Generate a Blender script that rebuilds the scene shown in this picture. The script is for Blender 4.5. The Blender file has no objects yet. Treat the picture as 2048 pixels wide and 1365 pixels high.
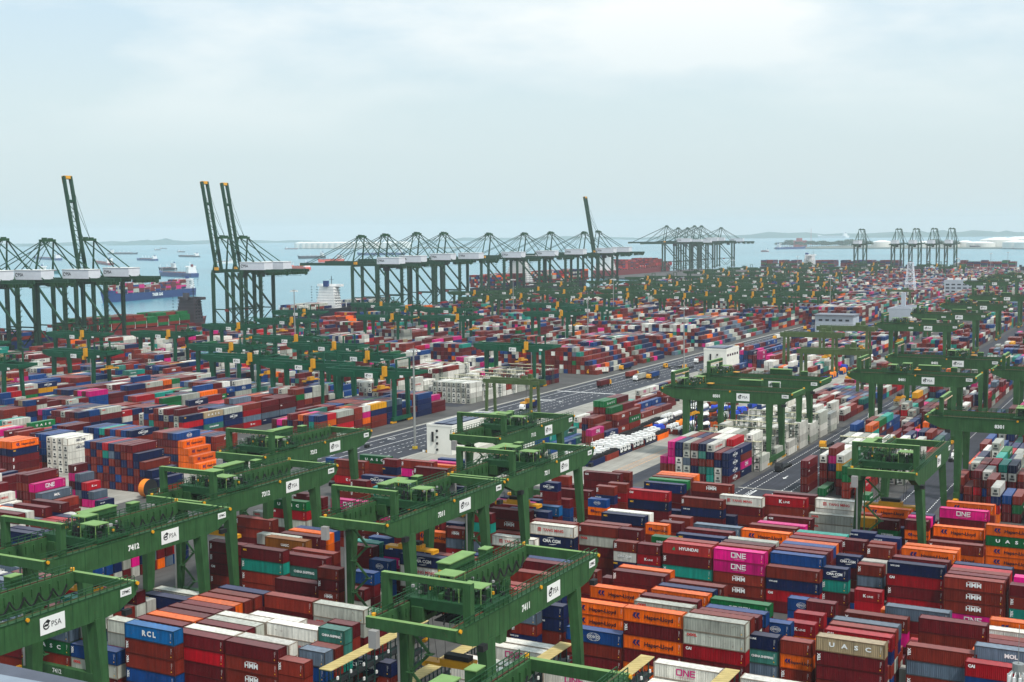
import bpy, math, random
import numpy as np
from mathutils import Vector, Matrix
random.seed(7); RNG=np.random.default_rng(11)
S=bpy.context.scene
# ---------------- camera
FPX=2531.89; YAW=-0.494926; PITCH=0.0855803; ROLL=-0.0104221; CAMZ=90.0
fw=Vector((math.sin(YAW)*math.cos(PITCH), math.cos(YAW)*math.cos(PITCH), -math.sin(PITCH)))
r0=Vector((math.cos(YAW),-math.sin(YAW),0)); u0=r0.cross(fw)
cr,sr=math.cos(ROLL),math.sin(ROLL)
rt=cr*r0+sr*u0; up=-sr*r0+cr*u0
cd=bpy.data.cameras.new('camera'); cam=bpy.data.objects.new('camera',cd); S.collection.objects.link(cam)
M=Matrix((rt,up,-fw)).transposed().to_4x4(); M.translation=Vector((0,0,CAMZ)); cam.matrix_world=M
cd.sensor_width=36; cd.lens=FPX/2048*36; cd.clip_start=1; cd.clip_end=60000; S.camera=cam
# ---------------- world, sun, exposure
SUN_EL=math.radians(58); SUN_AZ=math.radians(116)
w=bpy.data.worlds.new('World'); S.world=w; w.use_nodes=True; nt=w.node_tree; nt.nodes.clear()
N=nt.nodes.new; L=nt.links.new
out=N('ShaderNodeOutputWorld'); bg=N('ShaderNodeBackground'); L(bg.outputs[0],out.inputs[0])
sky=N('ShaderNodeTexSky'); sky.sky_type='NISHITA'; sky.sun_disc=False; sky.sun_elevation=SUN_EL; sky.sun_rotation=SUN_AZ; sky.air_density=1.4; sky.dust_density=3.0
tc=N('ShaderNodeTexCoord'); mp=N('ShaderNodeMapping'); mp.inputs['Scale'].default_value=(1.0,1.0,3.2); mp.inputs['Location'].default_value=(0.36,0.10,0.0); L(tc.outputs['Generated'],mp.inputs[0])
nz=N('ShaderNodeTexNoise'); nz.inputs['Scale'].default_value=3.1; nz.inputs['Detail'].default_value=7; nz.inputs['Roughness'].default_value=.52; L(mp.outputs[0],nz.inputs['Vector'])
cr_=N('ShaderNodeValToRGB'); L(nz.outputs[0],cr_.inputs[0]); cr_.color_ramp.elements[0].position=.45; cr_.color_ramp.elements[1].position=.62
# clear parts are a pale veil, clouds are whiter
sep=N('ShaderNodeSeparateXYZ'); L(tc.outputs['Generated'],sep.inputs[0])
er=N('ShaderNodeValToRGB'); L(sep.outputs[2],er.inputs[0])
e=er.color_ramp.elements; e[0].position=0.0; e[0].color=(5.8,6.8,6.95,1); e[1].position=.20; e[1].color=(5.1,6.7,7.9,1)
k=e.new(.10); k.color=(5.9,7.1,7.45,1)
mx=N('ShaderNodeMixRGB'); mx.inputs[0].default_value=.90; L(sky.outputs[0],mx.inputs[1]); L(er.outputs[0],mx.inputs[2])
m2=N('ShaderNodeMixRGB'); L(cr_.outputs[0],m2.inputs[0]); L(mx.outputs[0],m2.inputs[1]); m2.inputs[2].default_value=(8.0,8.4,8.35,1)
hm=N('ShaderNodeMapRange'); L(sep.outputs[2],hm.inputs[0]); hm.inputs[1].default_value=.06; hm.inputs[2].default_value=.17
mm=N('ShaderNodeMath'); mm.operation='MULTIPLY'; L(cr_.outputs[0],mm.inputs[0]); L(hm.outputs[0],mm.inputs[1]); L(mm.outputs[0],m2.inputs[0])
L(m2.outputs[0],bg.inputs[0]); bg.inputs[1].default_value=0.106
sl=bpy.data.lights.new('sun','SUN'); sl.energy=3.1; sl.angle=math.radians(7); sl.color=(1,.96,.9)
so=bpy.data.objects.new('sun',sl); S.collection.objects.link(so)
# sun stands behind and to the right of the camera, high
sd=Vector((math.cos(SUN_EL)*.90, -math.cos(SUN_EL)*.43, math.sin(SUN_EL)))
so.rotation_euler=sd.to_track_quat('Z','Y').to_euler()
S.view_settings.view_transform='Standard'; S.view_settings.look='None'; S.view_settings.exposure=0.24; S.view_settings.gamma=1
S.render.engine='CYCLES'
try:
    S.cycles.volume_bounces=1; S.cycles.max_bounces=6; S.cycles.diffuse_bounces=2; S.cycles.glossy_bounces=2; S.cycles.transparent_max_bounces=4
except Exception: pass

# ---------------- helpers
C=S.collection
def lin(c): return tuple(((v/255)/12.92 if v/255<=.04045 else ((v/255+.055)/1.055)**2.4) for v in c)
MATS={}
def mat(name,col,rough=.6,var=.15,scale=.3,metal=0.0,bump=0.0,bscale=4.0,attr=False,rust=0.0,spec=.35,streak=0.0,svec=(1.6,1.6,.13)):
    if name in MATS: return MATS[name]
    m=bpy.data.materials.new(name); m.use_nodes=True; n=m.node_tree; b=n.nodes['Principled BSDF']
    b.inputs['Roughness'].default_value=rough; b.inputs['Metallic'].default_value=metal
    try: b.inputs['Specular IOR Level'].default_value=spec
    except Exception: pass
    g=n.nodes.new('ShaderNodeNewGeometry'); t=n.nodes.new('ShaderNodeTexNoise'); t.inputs['Scale'].default_value=scale; t.inputs['Detail'].default_value=5
    n.links.new(g.outputs['Position'],t.inputs['Vector'])
    mr=n.nodes.new('ShaderNodeMapRange'); n.links.new(t.outputs[0],mr.inputs[0]); mr.inputs[1].default_value=.3; mr.inputs[2].default_value=.7
    mr.inputs[3].default_value=1-var; mr.inputs[4].default_value=1+var
    mu=n.nodes.new('ShaderNodeVectorMath'); mu.operation='SCALE'
    if attr:
        a=n.nodes.new('ShaderNodeAttribute'); a.attribute_name='Col'; n.links.new(a.outputs['Color'],mu.inputs[0])
    else: mu.inputs[0].default_value=lin(col)
    n.links.new(mr.outputs[0],mu.inputs['Scale'])
    last=mu.outputs[0]
    if streak>0:
        ms_=n.nodes.new('ShaderNodeMapping'); ms_.inputs['Scale'].default_value=svec; n.links.new(g.outputs['Position'],ms_.inputs[0])
        ts=n.nodes.new('ShaderNodeTexNoise'); ts.inputs['Scale'].default_value=1.0; ts.inputs['Detail'].default_value=6; ts.inputs['Roughness'].default_value=.65; n.links.new(ms_.outputs[0],ts.inputs['Vector'])
        rr_=n.nodes.new('ShaderNodeMapRange'); n.links.new(ts.outputs[0],rr_.inputs[0]); rr_.inputs[1].default_value=.35; rr_.inputs[2].default_value=.68; rr_.inputs[3].default_value=1+streak*.35; rr_.inputs[4].default_value=1-streak
        vs_=n.nodes.new('ShaderNodeVectorMath'); vs_.operation='SCALE'; n.links.new(last,vs_.inputs[0]); n.links.new(rr_.outputs[0],vs_.inputs['Scale']); last=vs_.outputs[0]
    if rust>0:
        t2=n.nodes.new('ShaderNodeTexNoise'); t2.inputs['Scale'].default_value=1.1; t2.inputs['Detail'].default_value=8; t2.inputs['Roughness'].default_value=.7
        n.links.new(g.outputs['Position'],t2.inputs['Vector'])
        r2=n.nodes.new('ShaderNodeMapRange'); n.links.new(t2.outputs[0],r2.inputs[0]); r2.inputs[1].default_value=.60; r2.inputs[2].default_value=.74; r2.inputs[4].default_value=rust
        x=n.nodes.new('ShaderNodeMixRGB'); n.links.new(r2.outputs[0],x.inputs[0]); n.links.new(last,x.inputs[1]); x.inputs[2].default_value=(.12,.05,.03,1); last=x.outputs[0]
    n.links.new(last,b.inputs['Base Color'])
    if bump>0:
        t3=n.nodes.new('ShaderNodeTexNoise'); t3.inputs['Scale'].default_value=bscale; n.links.new(g.outputs['Position'],t3.inputs['Vector'])
        bp=n.nodes.new('ShaderNodeBump'); bp.inputs['Strength'].default_value=bump; n.links.new(t3.outputs[0],bp.inputs['Height']); n.links.new(bp.outputs[0],b.inputs['Normal'])
    MATS[name]=m; return m
class MB:
    def __init__(s): s.v=[]; s.f=[]
    def box(s,x0,y0,z0,x1,y1,z1):
        i=len(s.v); s.v+=[(x0,y0,z0),(x1,y0,z0),(x1,y1,z0),(x0,y1,z0),(x0,y0,z1),(x1,y0,z1),(x1,y1,z1),(x0,y1,z1)]
        s.f+=[(i,i+3,i+2,i+1),(i+4,i+5,i+6,i+7),(i,i+1,i+5,i+4),(i+1,i+2,i+6,i+5),(i+2,i+3,i+7,i+6),(i+3,i,i+4,i+7)]; return s
    def bar(s,p,q,w,h=None,w2=None,h2=None):
        h=h or w; w2=w2 or w; h2=h2 or h
        p=Vector(p);q=Vector(q); d=(q-p).normalized(); a=d.cross(Vector((0,0,1)))
        if a.length<1e-3: a=Vector((1,0,0))
        a.normalize(); b=d.cross(a); i=len(s.v)
        for c,ww,hh in ((p,w,h),(q,w2,h2)):
            for sx,sy in ((-1,-1),(1,-1),(1,1),(-1,1)): s.v.append(tuple(c+a*ww/2*sx+b*hh/2*sy))
        s.f+=[(i,i+1,i+2,i+3),(i+7,i+6,i+5,i+4)]+[(i+j,i+4+j,i+4+(j+1)%4,i+(j+1)%4) for j in range(4)]; return s
    def cyl(s,p,q,r,r2=None,n=8):
        r2=r if r2 is None else r2; p=Vector(p);q=Vector(q); d=(q-p).normalized(); a=d.cross(Vector((0,0,1)))
        if a.length<1e-3: a=Vector((1,0,0))
        a.normalize(); b=d.cross(a); i=len(s.v)
        for c,rr in ((p,r),(q,r2)):
            for j in range(n): t=2*math.pi*j/n; s.v.append(tuple(c+a*rr*math.cos(t)+b*rr*math.sin(t)))
        s.f+=[tuple(range(i,i+n)),tuple(range(i+2*n-1,i+n-1,-1))]+[(i+j,i+n+j,i+n+(j+1)%n,i+(j+1)%n) for j in range(n)]; return s
    def prism(s,pts,z0,z1):
        i=len(s.v); n=len(pts); s.v+=[(x,y,z0) for x,y in pts]+[(x,y,z1) for x,y in pts]
        s.f+=[tuple(range(i+n-1,i-1,-1)),tuple(range(i+n,i+2*n))]+[(i+j,i+(j+1)%n,i+n+(j+1)%n,i+n+j) for j in range(n)]; return s
    def quad(s,a,b,c,d): i=len(s.v); s.v+=[a,b,c,d]; s.f.append((i,i+1,i+2,i+3)); return s
    def mesh(s,name): m=bpy.data.meshes.new(name); m.from_pydata(s.v,[],s.f); m.update(); return m
    def build(s,name,m,parent=None): return mk(name,s.mesh(name),m,parent)
def mk(name,me,m=None,parent=None,loc=None,rz=0):
    if m is not None and not me.materials: me.materials.append(m)
    o=bpy.data.objects.new(name,me); C.objects.link(o)
    if parent: o.parent=parent
    if loc is not None: o.location=loc
    if rz: o.rotation_euler.z=rz
    return o
def tag(o,label=None,cat=None,group=None,kind=None):
    if label: o['label']=label
    if cat: o['category']=cat
    if group: o['group']=group
    if kind: o['kind']=kind
    return o
def empty(name,loc=(0,0,0),rz=0):
    o=bpy.data.objects.new(name,None); C.objects.link(o); o.location=loc; o.rotation_euler.z=rz; o.empty_display_size=.5; return o
KIDS={}
def kids(o):
    return [c for c in o.children]
def copy_tree(o,parent=None):
    c=o.copy(); C.objects.link(c); c.parent=parent
    for ch in kids(o): copy_tree(ch,c)
    return c
ORD=['first','second','third','fourth','fifth','sixth','seventh','eighth','ninth','tenth','eleventh','twelfth','thirteenth','fourteenth','fifteenth','sixteenth','seventeenth','eighteenth','nineteenth','twentieth']
def od(i):
    if i<20: return ORD[i]
    t={2:'twenty',3:'thirty',4:'forty',5:'fifty'}[(i+1)//10]
    return t+'-'+ORD[(i+1)%10-1] if (i+1)%10 else {20:'twentieth',30:'thirtieth',40:'fortieth',50:'fiftieth'}[i+1]
def unproj(x,y,h=0.0):
    r=fw*FPX+rt*(x-1024)-up*(y-682.5); k=(CAMZ-h)/-r.z; return Vector((r.x*k,r.y*k,h))
# ---- lettering: mesh (flat, in local x,z plane facing -y), cached
TX={}
def text(s,size=1.0,bold=.02,align='CENTER'):
    key=(s,bold,align)
    if key not in TX:
        c=bpy.data.curves.new('lettering','FONT'); c.body=s; c.size=1.0; c.offset=bold; c.resolution_u=2; c.align_x=align; c.align_y='CENTER'
        o=bpy.data.objects.new('lettering',c); C.objects.link(o)
        me=bpy.data.meshes.new_from_object(o.evaluated_get(bpy.context.evaluated_depsgraph_get()))
        v=np.array([tuple(p.co) for p in me.vertices]).reshape(-1,3); f=[tuple(p.vertices) for p in me.polygons]
        bpy.data.objects.remove(o); bpy.data.meshes.remove(me); bpy.data.curves.remove(c)
        TX[key]=(v,f)
    return TX[key]
def put_text(verts,faces,s,x,z,h,y=-.03,bold=.02,align='CENTER',sx=1.0,rot=False):
    v,f=text(s,1,bold,align); h=h*1.35
    i=len(verts)
    for p in v:
        a,b=p[0]*h*sx,p[1]*h
        if rot: a,b=-b,a
        verts.append((x+a,y,z+b))
    faces.extend(tuple(q+i for q in t) for t in f)
def text_obj(name,s,x,z,h,m,parent,y=-.03,bold=.02,sx=1.0,rot=False):
    v=[];f=[]; put_text(v,f,s,x,z,h,y,bold,'CENTER',sx,rot); me=bpy.data.meshes.new(name); me.from_pydata(v,[],f); return mk(name,me,m,parent)
white=mat('white_paint',(232,232,228),.5,.05); black=mat('black_paint',(22,22,24),.6,.1)

SPEC="""
# U-oriented: x y len tiers [n]   (tiers top->bottom)
213 1238 20 g0g0p0p0p0 5
248.4 1246 40 cb7b7u7b 5
269.6 1235.8 40 mbbmb 5
293 1227 40 obmbm 5
313.7 1220 40 mmbbm 5
335.7 1211.4 40 mbmbb 5
359.4 1204.8 40 mrbmb 5
375 1197.6 40 obmbm 5
395.6 1190 40 bbomb 5
416 1182.3 40 bmumb 5
435.7 1174.4 40 nmbum 5
346 1262.6 40 m0r2m6m0b 5
368 1254 40 wgmbm 5
391.7 1244.5 40 mbmbm 5
412 1236.6 40 gwmbm 5
432.6 1228 40 wwgbm 5
448.7 1281 40 m0b1b1b7m 5
472 1272 40 wwmbm 5
531.6 1243.9 40 wwbmm
551.5 1237.6 40 mbmb
589 1218.8 40 pmbm
625.6 1205.3 40 ggmb
708 1217.8 20 Gmbm
527.5 1188.6 40 bmmbb
497.5 1228 40 wmbm
636 1254.3 20 kktgb
653.8 1243.9 20 mbGbm
617 1289.8 20 b0b0tm
596.3 1297 20 sugk
554 1318 20 b7b0b7m 4
285.4 1187 40 n6mbm
305.8 1177 40 gwbm
417.8 1082 40 mmmbm 5
481.5 1092.5 40 m6t7b7b7m 5
529.5 1073.6 40 Obmbm
512.8 1067.4 40 gmbmb
558.8 1065.3 40 mmobm
576.5 1059.7 40 oombm
589 1054.9 40 umbmb
581.7 1097.7 40 bmbmb
565 1107 40 mkmmb
549.4 1156.2 40 mmb 3
634 1134.3 20 bmbmb
704 1090 20 mmamb 5
715 1083 20 ttmbm
737.6 1118.6 20 uuum
704 1142 20 ummb
799 1107 40 n4w3wmb
766.4 1090.4 40 n5pmbm
736.5 1073.7 20 uGmbm
706 1081 20 tnmbm
855.5 1107 40 bmbmb
1037.6 1119.7 40 mmbmb
1045 1115 40 ummb
1096 1132 40 b1bmm
1007 1139 40 bmbmm
977.6 1163 40 bmmbm
962 1170 40 rmbmb
1075 1167 20 snmb
1062 1173 20 snmb
1074 1207 20 n0n5b7b7b
1021 1221 20 s0b7n5bm
1131.2 1253.2 40 u8b0m0 3
1140 1200 40 oobm
1179.5 1171.9 40 ormb
1203.5 1155 40 mmbm
1224.4 1140.5 40 mmbmb
1237 1133 40 ombbm
1246.4 1214.6 40 om7om0o 5
1268 1201 40 gbmbm 5
1280 1190 40 mmbbm 5
1302 1178 40 onmbm 5
1315 1170 40 nnmbm 5
1335 1162 40 bbmbm 5
1366.4 1232.4 40 ggr2m0m 5
1378 1224 40 bmmbm 5
1394 1220 40 mgbmb 5
1409.6 1213.7 40 umbmb 5
1420 1197 40 Gmbmb 5
1494 1268 20 n5ks0bm
1560 1279 20 b0ob7bm
1521 1241.8 20 umbm
1569.3 1243 20 r9obm
1587.7 1225 20 rmbm
1574.5 1196 20 uubm
1612 1202 20 mnbm
1631.7 1272 40 ammbm 5
1649 1258.5 40 rnbum 5
1657.4 1247.5 40 bbgmb 5
1664.7 1238 40 snbmb 5
1687.7 1224 40 bpmb 
1760.7 1218.8 40 omrb
1770 1211.5 40 smbm
1837 1235.5 40 mbbm
1812 1290 40 b7s0b7m
1930 1323 40 r2umb
1937 1311.7 40 pmbm
1942.4 1301.3 40 obmb
1948.6 1290.9 40 smbm
1953.8 1281.5 40 mbmb
1959 1273 40 bmbm
1968.5 1257 40 w2mbm
1979 1239 40 omrb
1059.5 1046.5 40 w3n4n4mb 5
1063 1040 40 bmbmb 5
983 1070.5 40 w3b0mbm
988 1063 40 bmbmb
1015 1017 40 n4n6mbm
1036 1007 40 cmnmb
1155.5 1048.6 40 b7gmbm
1167 1043.4 40 bmbmb
1134.7 1081 40 b7gmbm 5
1236 1057 20 mbmbm
1226.5 1082 20 b7w4nmb 5
1273.5 1087.2 20 m0r9sbm 5
1325 1084 40 hmtbm 5
1333 1078 40 bmbmb 5
1352 1067.4 40 n6umbm
1369 1057 40 mmbmb
1386.6 1047.6 40 snmbm
1290 1047.6 20 obmbm
1318.8 1043.4 20 mbmbm
1336.5 1033 20 bmubm
1302 1072.6 20 Gmbmb
1426.3 1096.7 40 ppb1b1m 5
1435 1089 40 bmbmb 5
1444 1083 40 mbmbm 5
1452.4 1076.5 40 gmbmb 5
1481.6 1059 40 ombmb
1497.3 1048.6 40 bmbmb
1514 1044.4 40 pmbmb
1526.5 1037 40 wmbmb
1534 1031 40 mbmbm
1540 1105 40 ubmbm 5
1548 1098 40 mmbmb 5
1556.8 1091.5 40 mbmbm 5
1563 1086 40 umbmb 5
1569 1081 40 ombmb 5
1577.7 1074.6 40 mbmbm 5
1586 1068.4 40 rbmbm 5
1592.3 1063.3 40 tmbmb 5
1531.7 1132 40 b0n5r2m 4
1642.4 1134.3 20 n4t7m7b 4
1713.8 1128 20 bsmb
1722 1121 20 wmbm
1708.5 1179 20 r9r0m
1700 1209 20 rb 2
1670 1110 20 n4mbm
1682.4 1078.9 20 mbmbm
1774.3 1123.8 40 n5r2m7r0m 5
1784.7 1113.4 40 mmbmb 5
1802.5 1095.7 40 ombmb 5
1808.8 1089.4 40 oombm 5
1732.6 1092.5 20 bmbmb
1738 1085 20 bmbmb
1856.8 1082 40 bombm
1866 1051.7 40 ombmb
1878.7 1016.2 40 pmmbm
1892.3 1003.7 40 obmbm
1971.6 1049.6 40 oGoom
1887 1153 40 b1b1b1pm 5
1893.3 1145.8 40 mbmbm 5
1898.5 1139.5 40 bmbmb 5
1902.7 1134.3 40 rmbmb 5
1906.9 1127 40 nmbmb 5
2018.6 1169.8 40 mbtmb 5
2027 1154 40 pmbm 5
1701 1063 20 n5mbmb
1749 1073.7 20 nmbmb
1751.3 1039 20 mGbmb
1710.6 1035 20 ymbmb
1808.8 1040 20 mobmb
1815 1033 20 pmbmb
1820 1028 20 nmbmb
1716 1027 20 bmbm
1728.4 1013 40 ombmb
1733 1008 40 mbmbm
1742 1003.7 40 nbmbm
1617.3 1026.7 40 ggmbm
1630 997.5 40 w3w0mbm
1675 1001 40 wmbmb
1438.8 990 40 w3m6b7mb
1361.6 994.3 40 b7n5mbm
1545.3 985 40 m0b7bmb
1525 991 40 rbmbm
1382.5 965 40 b1m0mbm
1288 964 40 n6mmbm
1297 957 40 Gmbmb
1304 952 40 bmbmb
1312 948 40 oombm
1318 944.5 40 oombm
1255.7 978.7 40 r2n6m6bm
1215 966 20 b7r9b0mb
1191 972 20 bnmbm
1175.4 997.5 20 u8ombm
1202.5 1025.6 40 n6mbmb
1214 1020.4 40 wmbmb
1107.5 976.6 40 m6bbbm
1167 943 40 mmmbm
1223.4 943 20 bmbmb
1079 964 20 n4mbmb
1102 951.5 20 bmbmb
1000 994 40 nmbmb
986 1000 40 pmbmb
748 896 40 omb
718.8 909.8 40 Gbmb
764.7 918 20 mnbm
802 920 40 bpnbm
827 933.8 40 mmbmb
847 927.5 40 ombm
855.5 922 40 pmbm
875 917 40 umbm
722 950.5 40 nbmb
860.8 902.5 20 Gm
668 919 40 bbrmb
650.6 916 20 ub
470 1033 40 bbmbm
586 986 20 mmmbm
611 993 20 mmrnb
541 997.5 40 Grgmb
661 997.5 40 pmbmb
745 973.4 20 tmbmb
751 1020.4 40 pbmbm
804 1014 40 ombmb
828 1060 40 ombmb
891 1055 20 bsrmb
943 1024.6 20 mtbsm
977.7 1016 40 mbmbm
978.7 1005.8 40 mpmbm
790 1000 40 mbmbm
700 960 20 mbmb
770 965 40 smbmb


"""
# ---------------- place each observed roof corner in a block row: x y length colours(top to bottom) [tiers]
import re
V0={75:122.3,74:176.9,73:231.5,72:286.1,71:340.7}
def solve_stacks():
    occ={}; res=[]
    for l in SPEC.split('\n'):
        l=l.split('#')[0].split()
        if not l: continue
        x,y=float(l[0]),float(l[1]); ln=12.75 if l[2]=='40' else 6.2; tk=re.findall(r'[a-zA-Z]\d?',l[3])
        ns=[int(l[4])] if len(l)>4 else ([5,4,3,2,6] if len(tk)>4 else [4,5,3,2] if len(tk)==4 else [3,4,2])
        r_=fw*FPX+rt*(x-1024)-up*(y-682.5); r_=r_/-r_.z; best=None
        for n in ns:
            for L_,v0 in V0.items():
                for r in range(11):
                    V_=v0+r*3.12; k=V_/r_.y; th=(CAMZ-k)/n; U=r_.x*k
                    if not 2.45<th<3.1: continue
                    if any(min(U+ln,d)-max(U,c)>1.0 for c,d in occ.get((L_,r),[])): continue
                    c=abs(th-2.76)*3+ns.index(n)*.6
                    if best is None or c<best[0]: best=(c,L_,r,n,U,th)
        if best is None: continue
        c,L_,r,n,U,th=best; occ.setdefault((L_,r),[]).append((U,U+ln)); res.append((L_,r,U,ln,th,(tk+list('mbmb'))[:n]))
    return res
# ---------------- sea, land, roads
def flat(name,pts,z,m,label=None,cat=None):
    mb=MB(); mb.v=[(x,y,z) for x,y in pts]; mb.f=[tuple(range(len(pts)))]; o=mb.build(name,m); tag(o,label,cat,kind='structure'); return o
sea_m=mat('sea_water',(78,136,150),.25,.22,.0016,bump=.35,bscale=.06,spec=.5)
n=sea_m.node_tree
QU=-828
R_=17500; flat('sea',[(R_*math.cos(a*math.pi/36),R_*math.sin(a*math.pi/36)) for a in range(72)],-3.0,sea_m)
conc=mat('yard_concrete',(150,147,138),.85,.2,.09,streak=.22,svec=(.7,.05,1),rust=.2,bump=.1,bscale=1.0); asph=mat('road_asphalt',(54,56,64),.8,.22,.12,bump=.1,streak=.3,svec=(1.1,.035,1)); kerb=mat('kerb_stone',(150,148,140),.8,.1); yardm=mat('yard_paving',(76,75,73),.85,.28,.08,rust=.2,streak=.2,svec=(.6,.05,1))
land=MB(); land.prism([(QU,-300),(900,-300),(900,2600),(-300,2830),(-1040,2830),(-1040,2300),(QU,2150)],-6,0); tag(land.build('ground',yardm),kind='structure')
def sheet(name,x0,y0,x1,y1,z,m): return flat(name,[(x0,y0),(x1,y0),(x1,y1),(x0,y1)],z,m)
sheet('road',-318,395,-279,2700,.012,asph)                 # main road
sheet('road',-139,372,-119.5,2000,.012,asph); sheet('road',-85,372,-70.5,2000,.012,asph)
sheet('pavement',-277,395,-180,900,.008,conc); sheet('road',-181,378,-174,640,.012,asph); sheet('pavement',-400,232,-318,420,.008,conc)
sheet('road',-880,700+215,-279,700+229,.008,asph); sheet('road',-330,905,-100,929,.02,asph); sheet('quay_apron',QU+1,-250,-760,2140,.016,asph)
sheet('road',-880,560,-335,571,.008,asph)
k=MB(); k.box(-278.9,395,0,-277.0,900,.14); k.box(-320,395,0,-318.2,2700,.14); tag(k.build('kerb',kerb),kind='structure')
# island with planting by the road and markings
wl=MB()
def ln(x0,y0,x1,y1,z=.02): wl.quad((x0,y0,z),(x1,y0,z),(x1,y1,z),(x0,y1,z))
for x in (-313,-302.5): ln(x,395,x+.35,2600)
for x in (-308,-297,-292,-287):
    for j in range(190):
        if x in (-297,-292): ln(x,395+j*3.4,x+.3,395+j*3.4+1.7)
        elif j<160: ln(x,395+j*9,x+.3,395+j*9+3.5)
for x in (-136.6,-133.2,-123.6,-120.4,-82.8,-72.8):
    for j in range(150): ln(x,380+j*2.6,x+.28,380+j*2.6+1.3)
sheet('drain_strip',-139,423,-119.6,424.2,.018,conc)
for (xa,xb,ya,yb) in ((-134.5,-131.5,380,421),(-127.5,-124.5,380,418)):
    for j in range(13):
        y=ya+j*3.2; s=(y-ya)/(yb-ya); 
        if y>yb: break
        wl.quad((xa+1.6*s,y,.02),(xb,y,.02),(xb,y+.45,.02),(xa+1.6*s,y+.45,.02))
    wl.quad((xa,ya,.02),(xa+.35,ya,.02),(xb,yb,.02),(xb-.35,yb,.02)); ln(xb,ya,xb+.3,yb)
def arrow(x,y):
    ln(x-.2,y,x+.2,y+4); wl.quad((x-.9,y,.02),(x,y-2,.02),(x+.1,y-2,.02),(x+.9,y,.02))
for x,y in ((-137.5,404),(-129.6,404),(-121.8,402),(-122.4,450),(-129,447),(-122.5,520),(-77.5,430),(-77.5,470),(-290,470),(-305,520),(-295,600),(-310,460)): arrow(x,y)
for x0,y0,x1,y1 in ((-317,600,-300,601),(-317,604,-300,605),(-317,640,-281,641.5)): ln(x0,y0,x1,y1)
tag(wl.build('road_markings',white),kind='structure')
ol=MB()
for j in range(70): y=400+j*2.4; ol.quad((-190.5,y,.016),(-190.2,y,.016),(-190.2,y+1.9,.016),(-190.5,y+1.9,.016)); ol.quad((-187,y,.016),(-186.7,y,.016),(-186.7,y+1.9,.016),(-187,y+1.9,.016)); ol.quad((-190.2,y,.016),(-187,y,.016),(-187,y+.2,.016),(-190.2,y+.2,.016))
tag(ol.build('lane_markings',mat('orange_marking',(214,150,90),.7,.1)),kind='structure')
# hills and islands on the horizon
hm_=mat('distant_greenery',(70,98,88),.9,.2,.002)
def hill(x0,x1,dist,h,seed,name='island'):
    """low wooded island between two picture columns, at a given range, with real depth"""
    R=random.Random(seed); a=fw*dist+rt*((x0-1024)/FPX*dist); b=fw*dist+rt*((x1-1024)/FPX*dist); mb=MB(); nn=26
    d=Vector((b.x-a.x,b.y-a.y,0)); nrm=Vector((-d.y,d.x,0)).normalized()
    rows=[]
    prof=[max(0,math.sin(math.pi*i/nn))**.6*(.5+.5*R.random()) for i in range(nn+1)]
    for q,(off,k) in enumerate(((-.035,0),(-.02,.7),(0,1),(.03,.6),(.05,0))):
        for i in range(nn+1):
            p=Vector((a.x,a.y,0))+d*(i/nn)+nrm*off*dist; mb.v.append((p.x,p.y,-4+max(0,h*k*prof[i]*R.uniform(.8,1.1))))
    for q in range(4):
        for i in range(nn): j=q*(nn+1)+i; mb.f.append((j,j+1,j+nn+2,j+nn+1))
    tag(mb.build(name,hm_),kind='structure')
hill(60,140,13500,42,1); hill(240,400,13800,72,2); hill(-60,700,15500,50,3); hill(820,1300,15500,50,4); hill(1240,2200,14500,75,5); hill(1700,2100,13500,80,6,'hill')
# ---------------- shipping containers
T=2.76; W=2.7; RP=3.12
PAL=dict(m=(104,24,32),b=(134,50,38),n=(18,36,80),u=(18,72,132),c=(18,104,160),w=(224,221,210),g=(180,182,170),o=(250,120,10),p=(222,22,136),t=(36,156,140),G=(20,112,62),r=(178,16,38),y=(232,168,16),s=(94,110,126),a=(166,146,114),k=(74,134,122),h=(190,62,62),O=(150,96,40))
NAMEC=dict(m='wine red',b='rust brown',n='navy blue',u='bright blue',c='sea blue',w='white',g='pale grey',o='orange',p='magenta pink',t='turquoise',G='green',r='crimson red',y='yellow',s='slate grey',a='beige',k='grey green',h='salmon red',O='ochre')
for _k,_c in list(PAL.items()):
    if _k not in 'wgas':
        _m=sum(_c)/3; PAL[_k]=tuple(max(4,min(255,(_m+(v-_m)*1.2)*.86)) for v in _c)
def cpaint(k):
    nm='container_paint_'+NAMEC[k].replace(' ','_')
    if nm in MATS: return MATS[nm]
    m=mat(nm,PAL[k],.62,.18,.22,rust=.75,spec=.15,streak=.34); n=m.node_tree; b=n.nodes['Principled BSDF']
    src=b.inputs['Base Color'].links[0].from_socket
    oi=n.nodes.new('ShaderNodeObjectInfo'); mr=n.nodes.new('ShaderNodeMapRange'); n.links.new(oi.outputs['Random'],mr.inputs[0]); mr.inputs[3].default_value=.7; mr.inputs[4].default_value=1.22
    v=n.nodes.new('ShaderNodeVectorMath'); v.operation='SCALE'; n.links.new(src,v.inputs[0]); n.links.new(mr.outputs[0],v.inputs['Scale'])
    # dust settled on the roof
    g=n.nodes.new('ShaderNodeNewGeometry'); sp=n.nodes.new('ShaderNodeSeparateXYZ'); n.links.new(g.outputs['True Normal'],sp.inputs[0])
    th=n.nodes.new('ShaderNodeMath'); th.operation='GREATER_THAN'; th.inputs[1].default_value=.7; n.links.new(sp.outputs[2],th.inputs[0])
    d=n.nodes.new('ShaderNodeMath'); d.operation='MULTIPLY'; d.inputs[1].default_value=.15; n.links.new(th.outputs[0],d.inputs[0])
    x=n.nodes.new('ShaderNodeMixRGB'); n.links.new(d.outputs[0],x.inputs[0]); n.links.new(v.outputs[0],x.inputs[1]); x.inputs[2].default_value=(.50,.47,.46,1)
    n.links.new(x.outputs[0],b.inputs['Base Color']); return m
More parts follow.
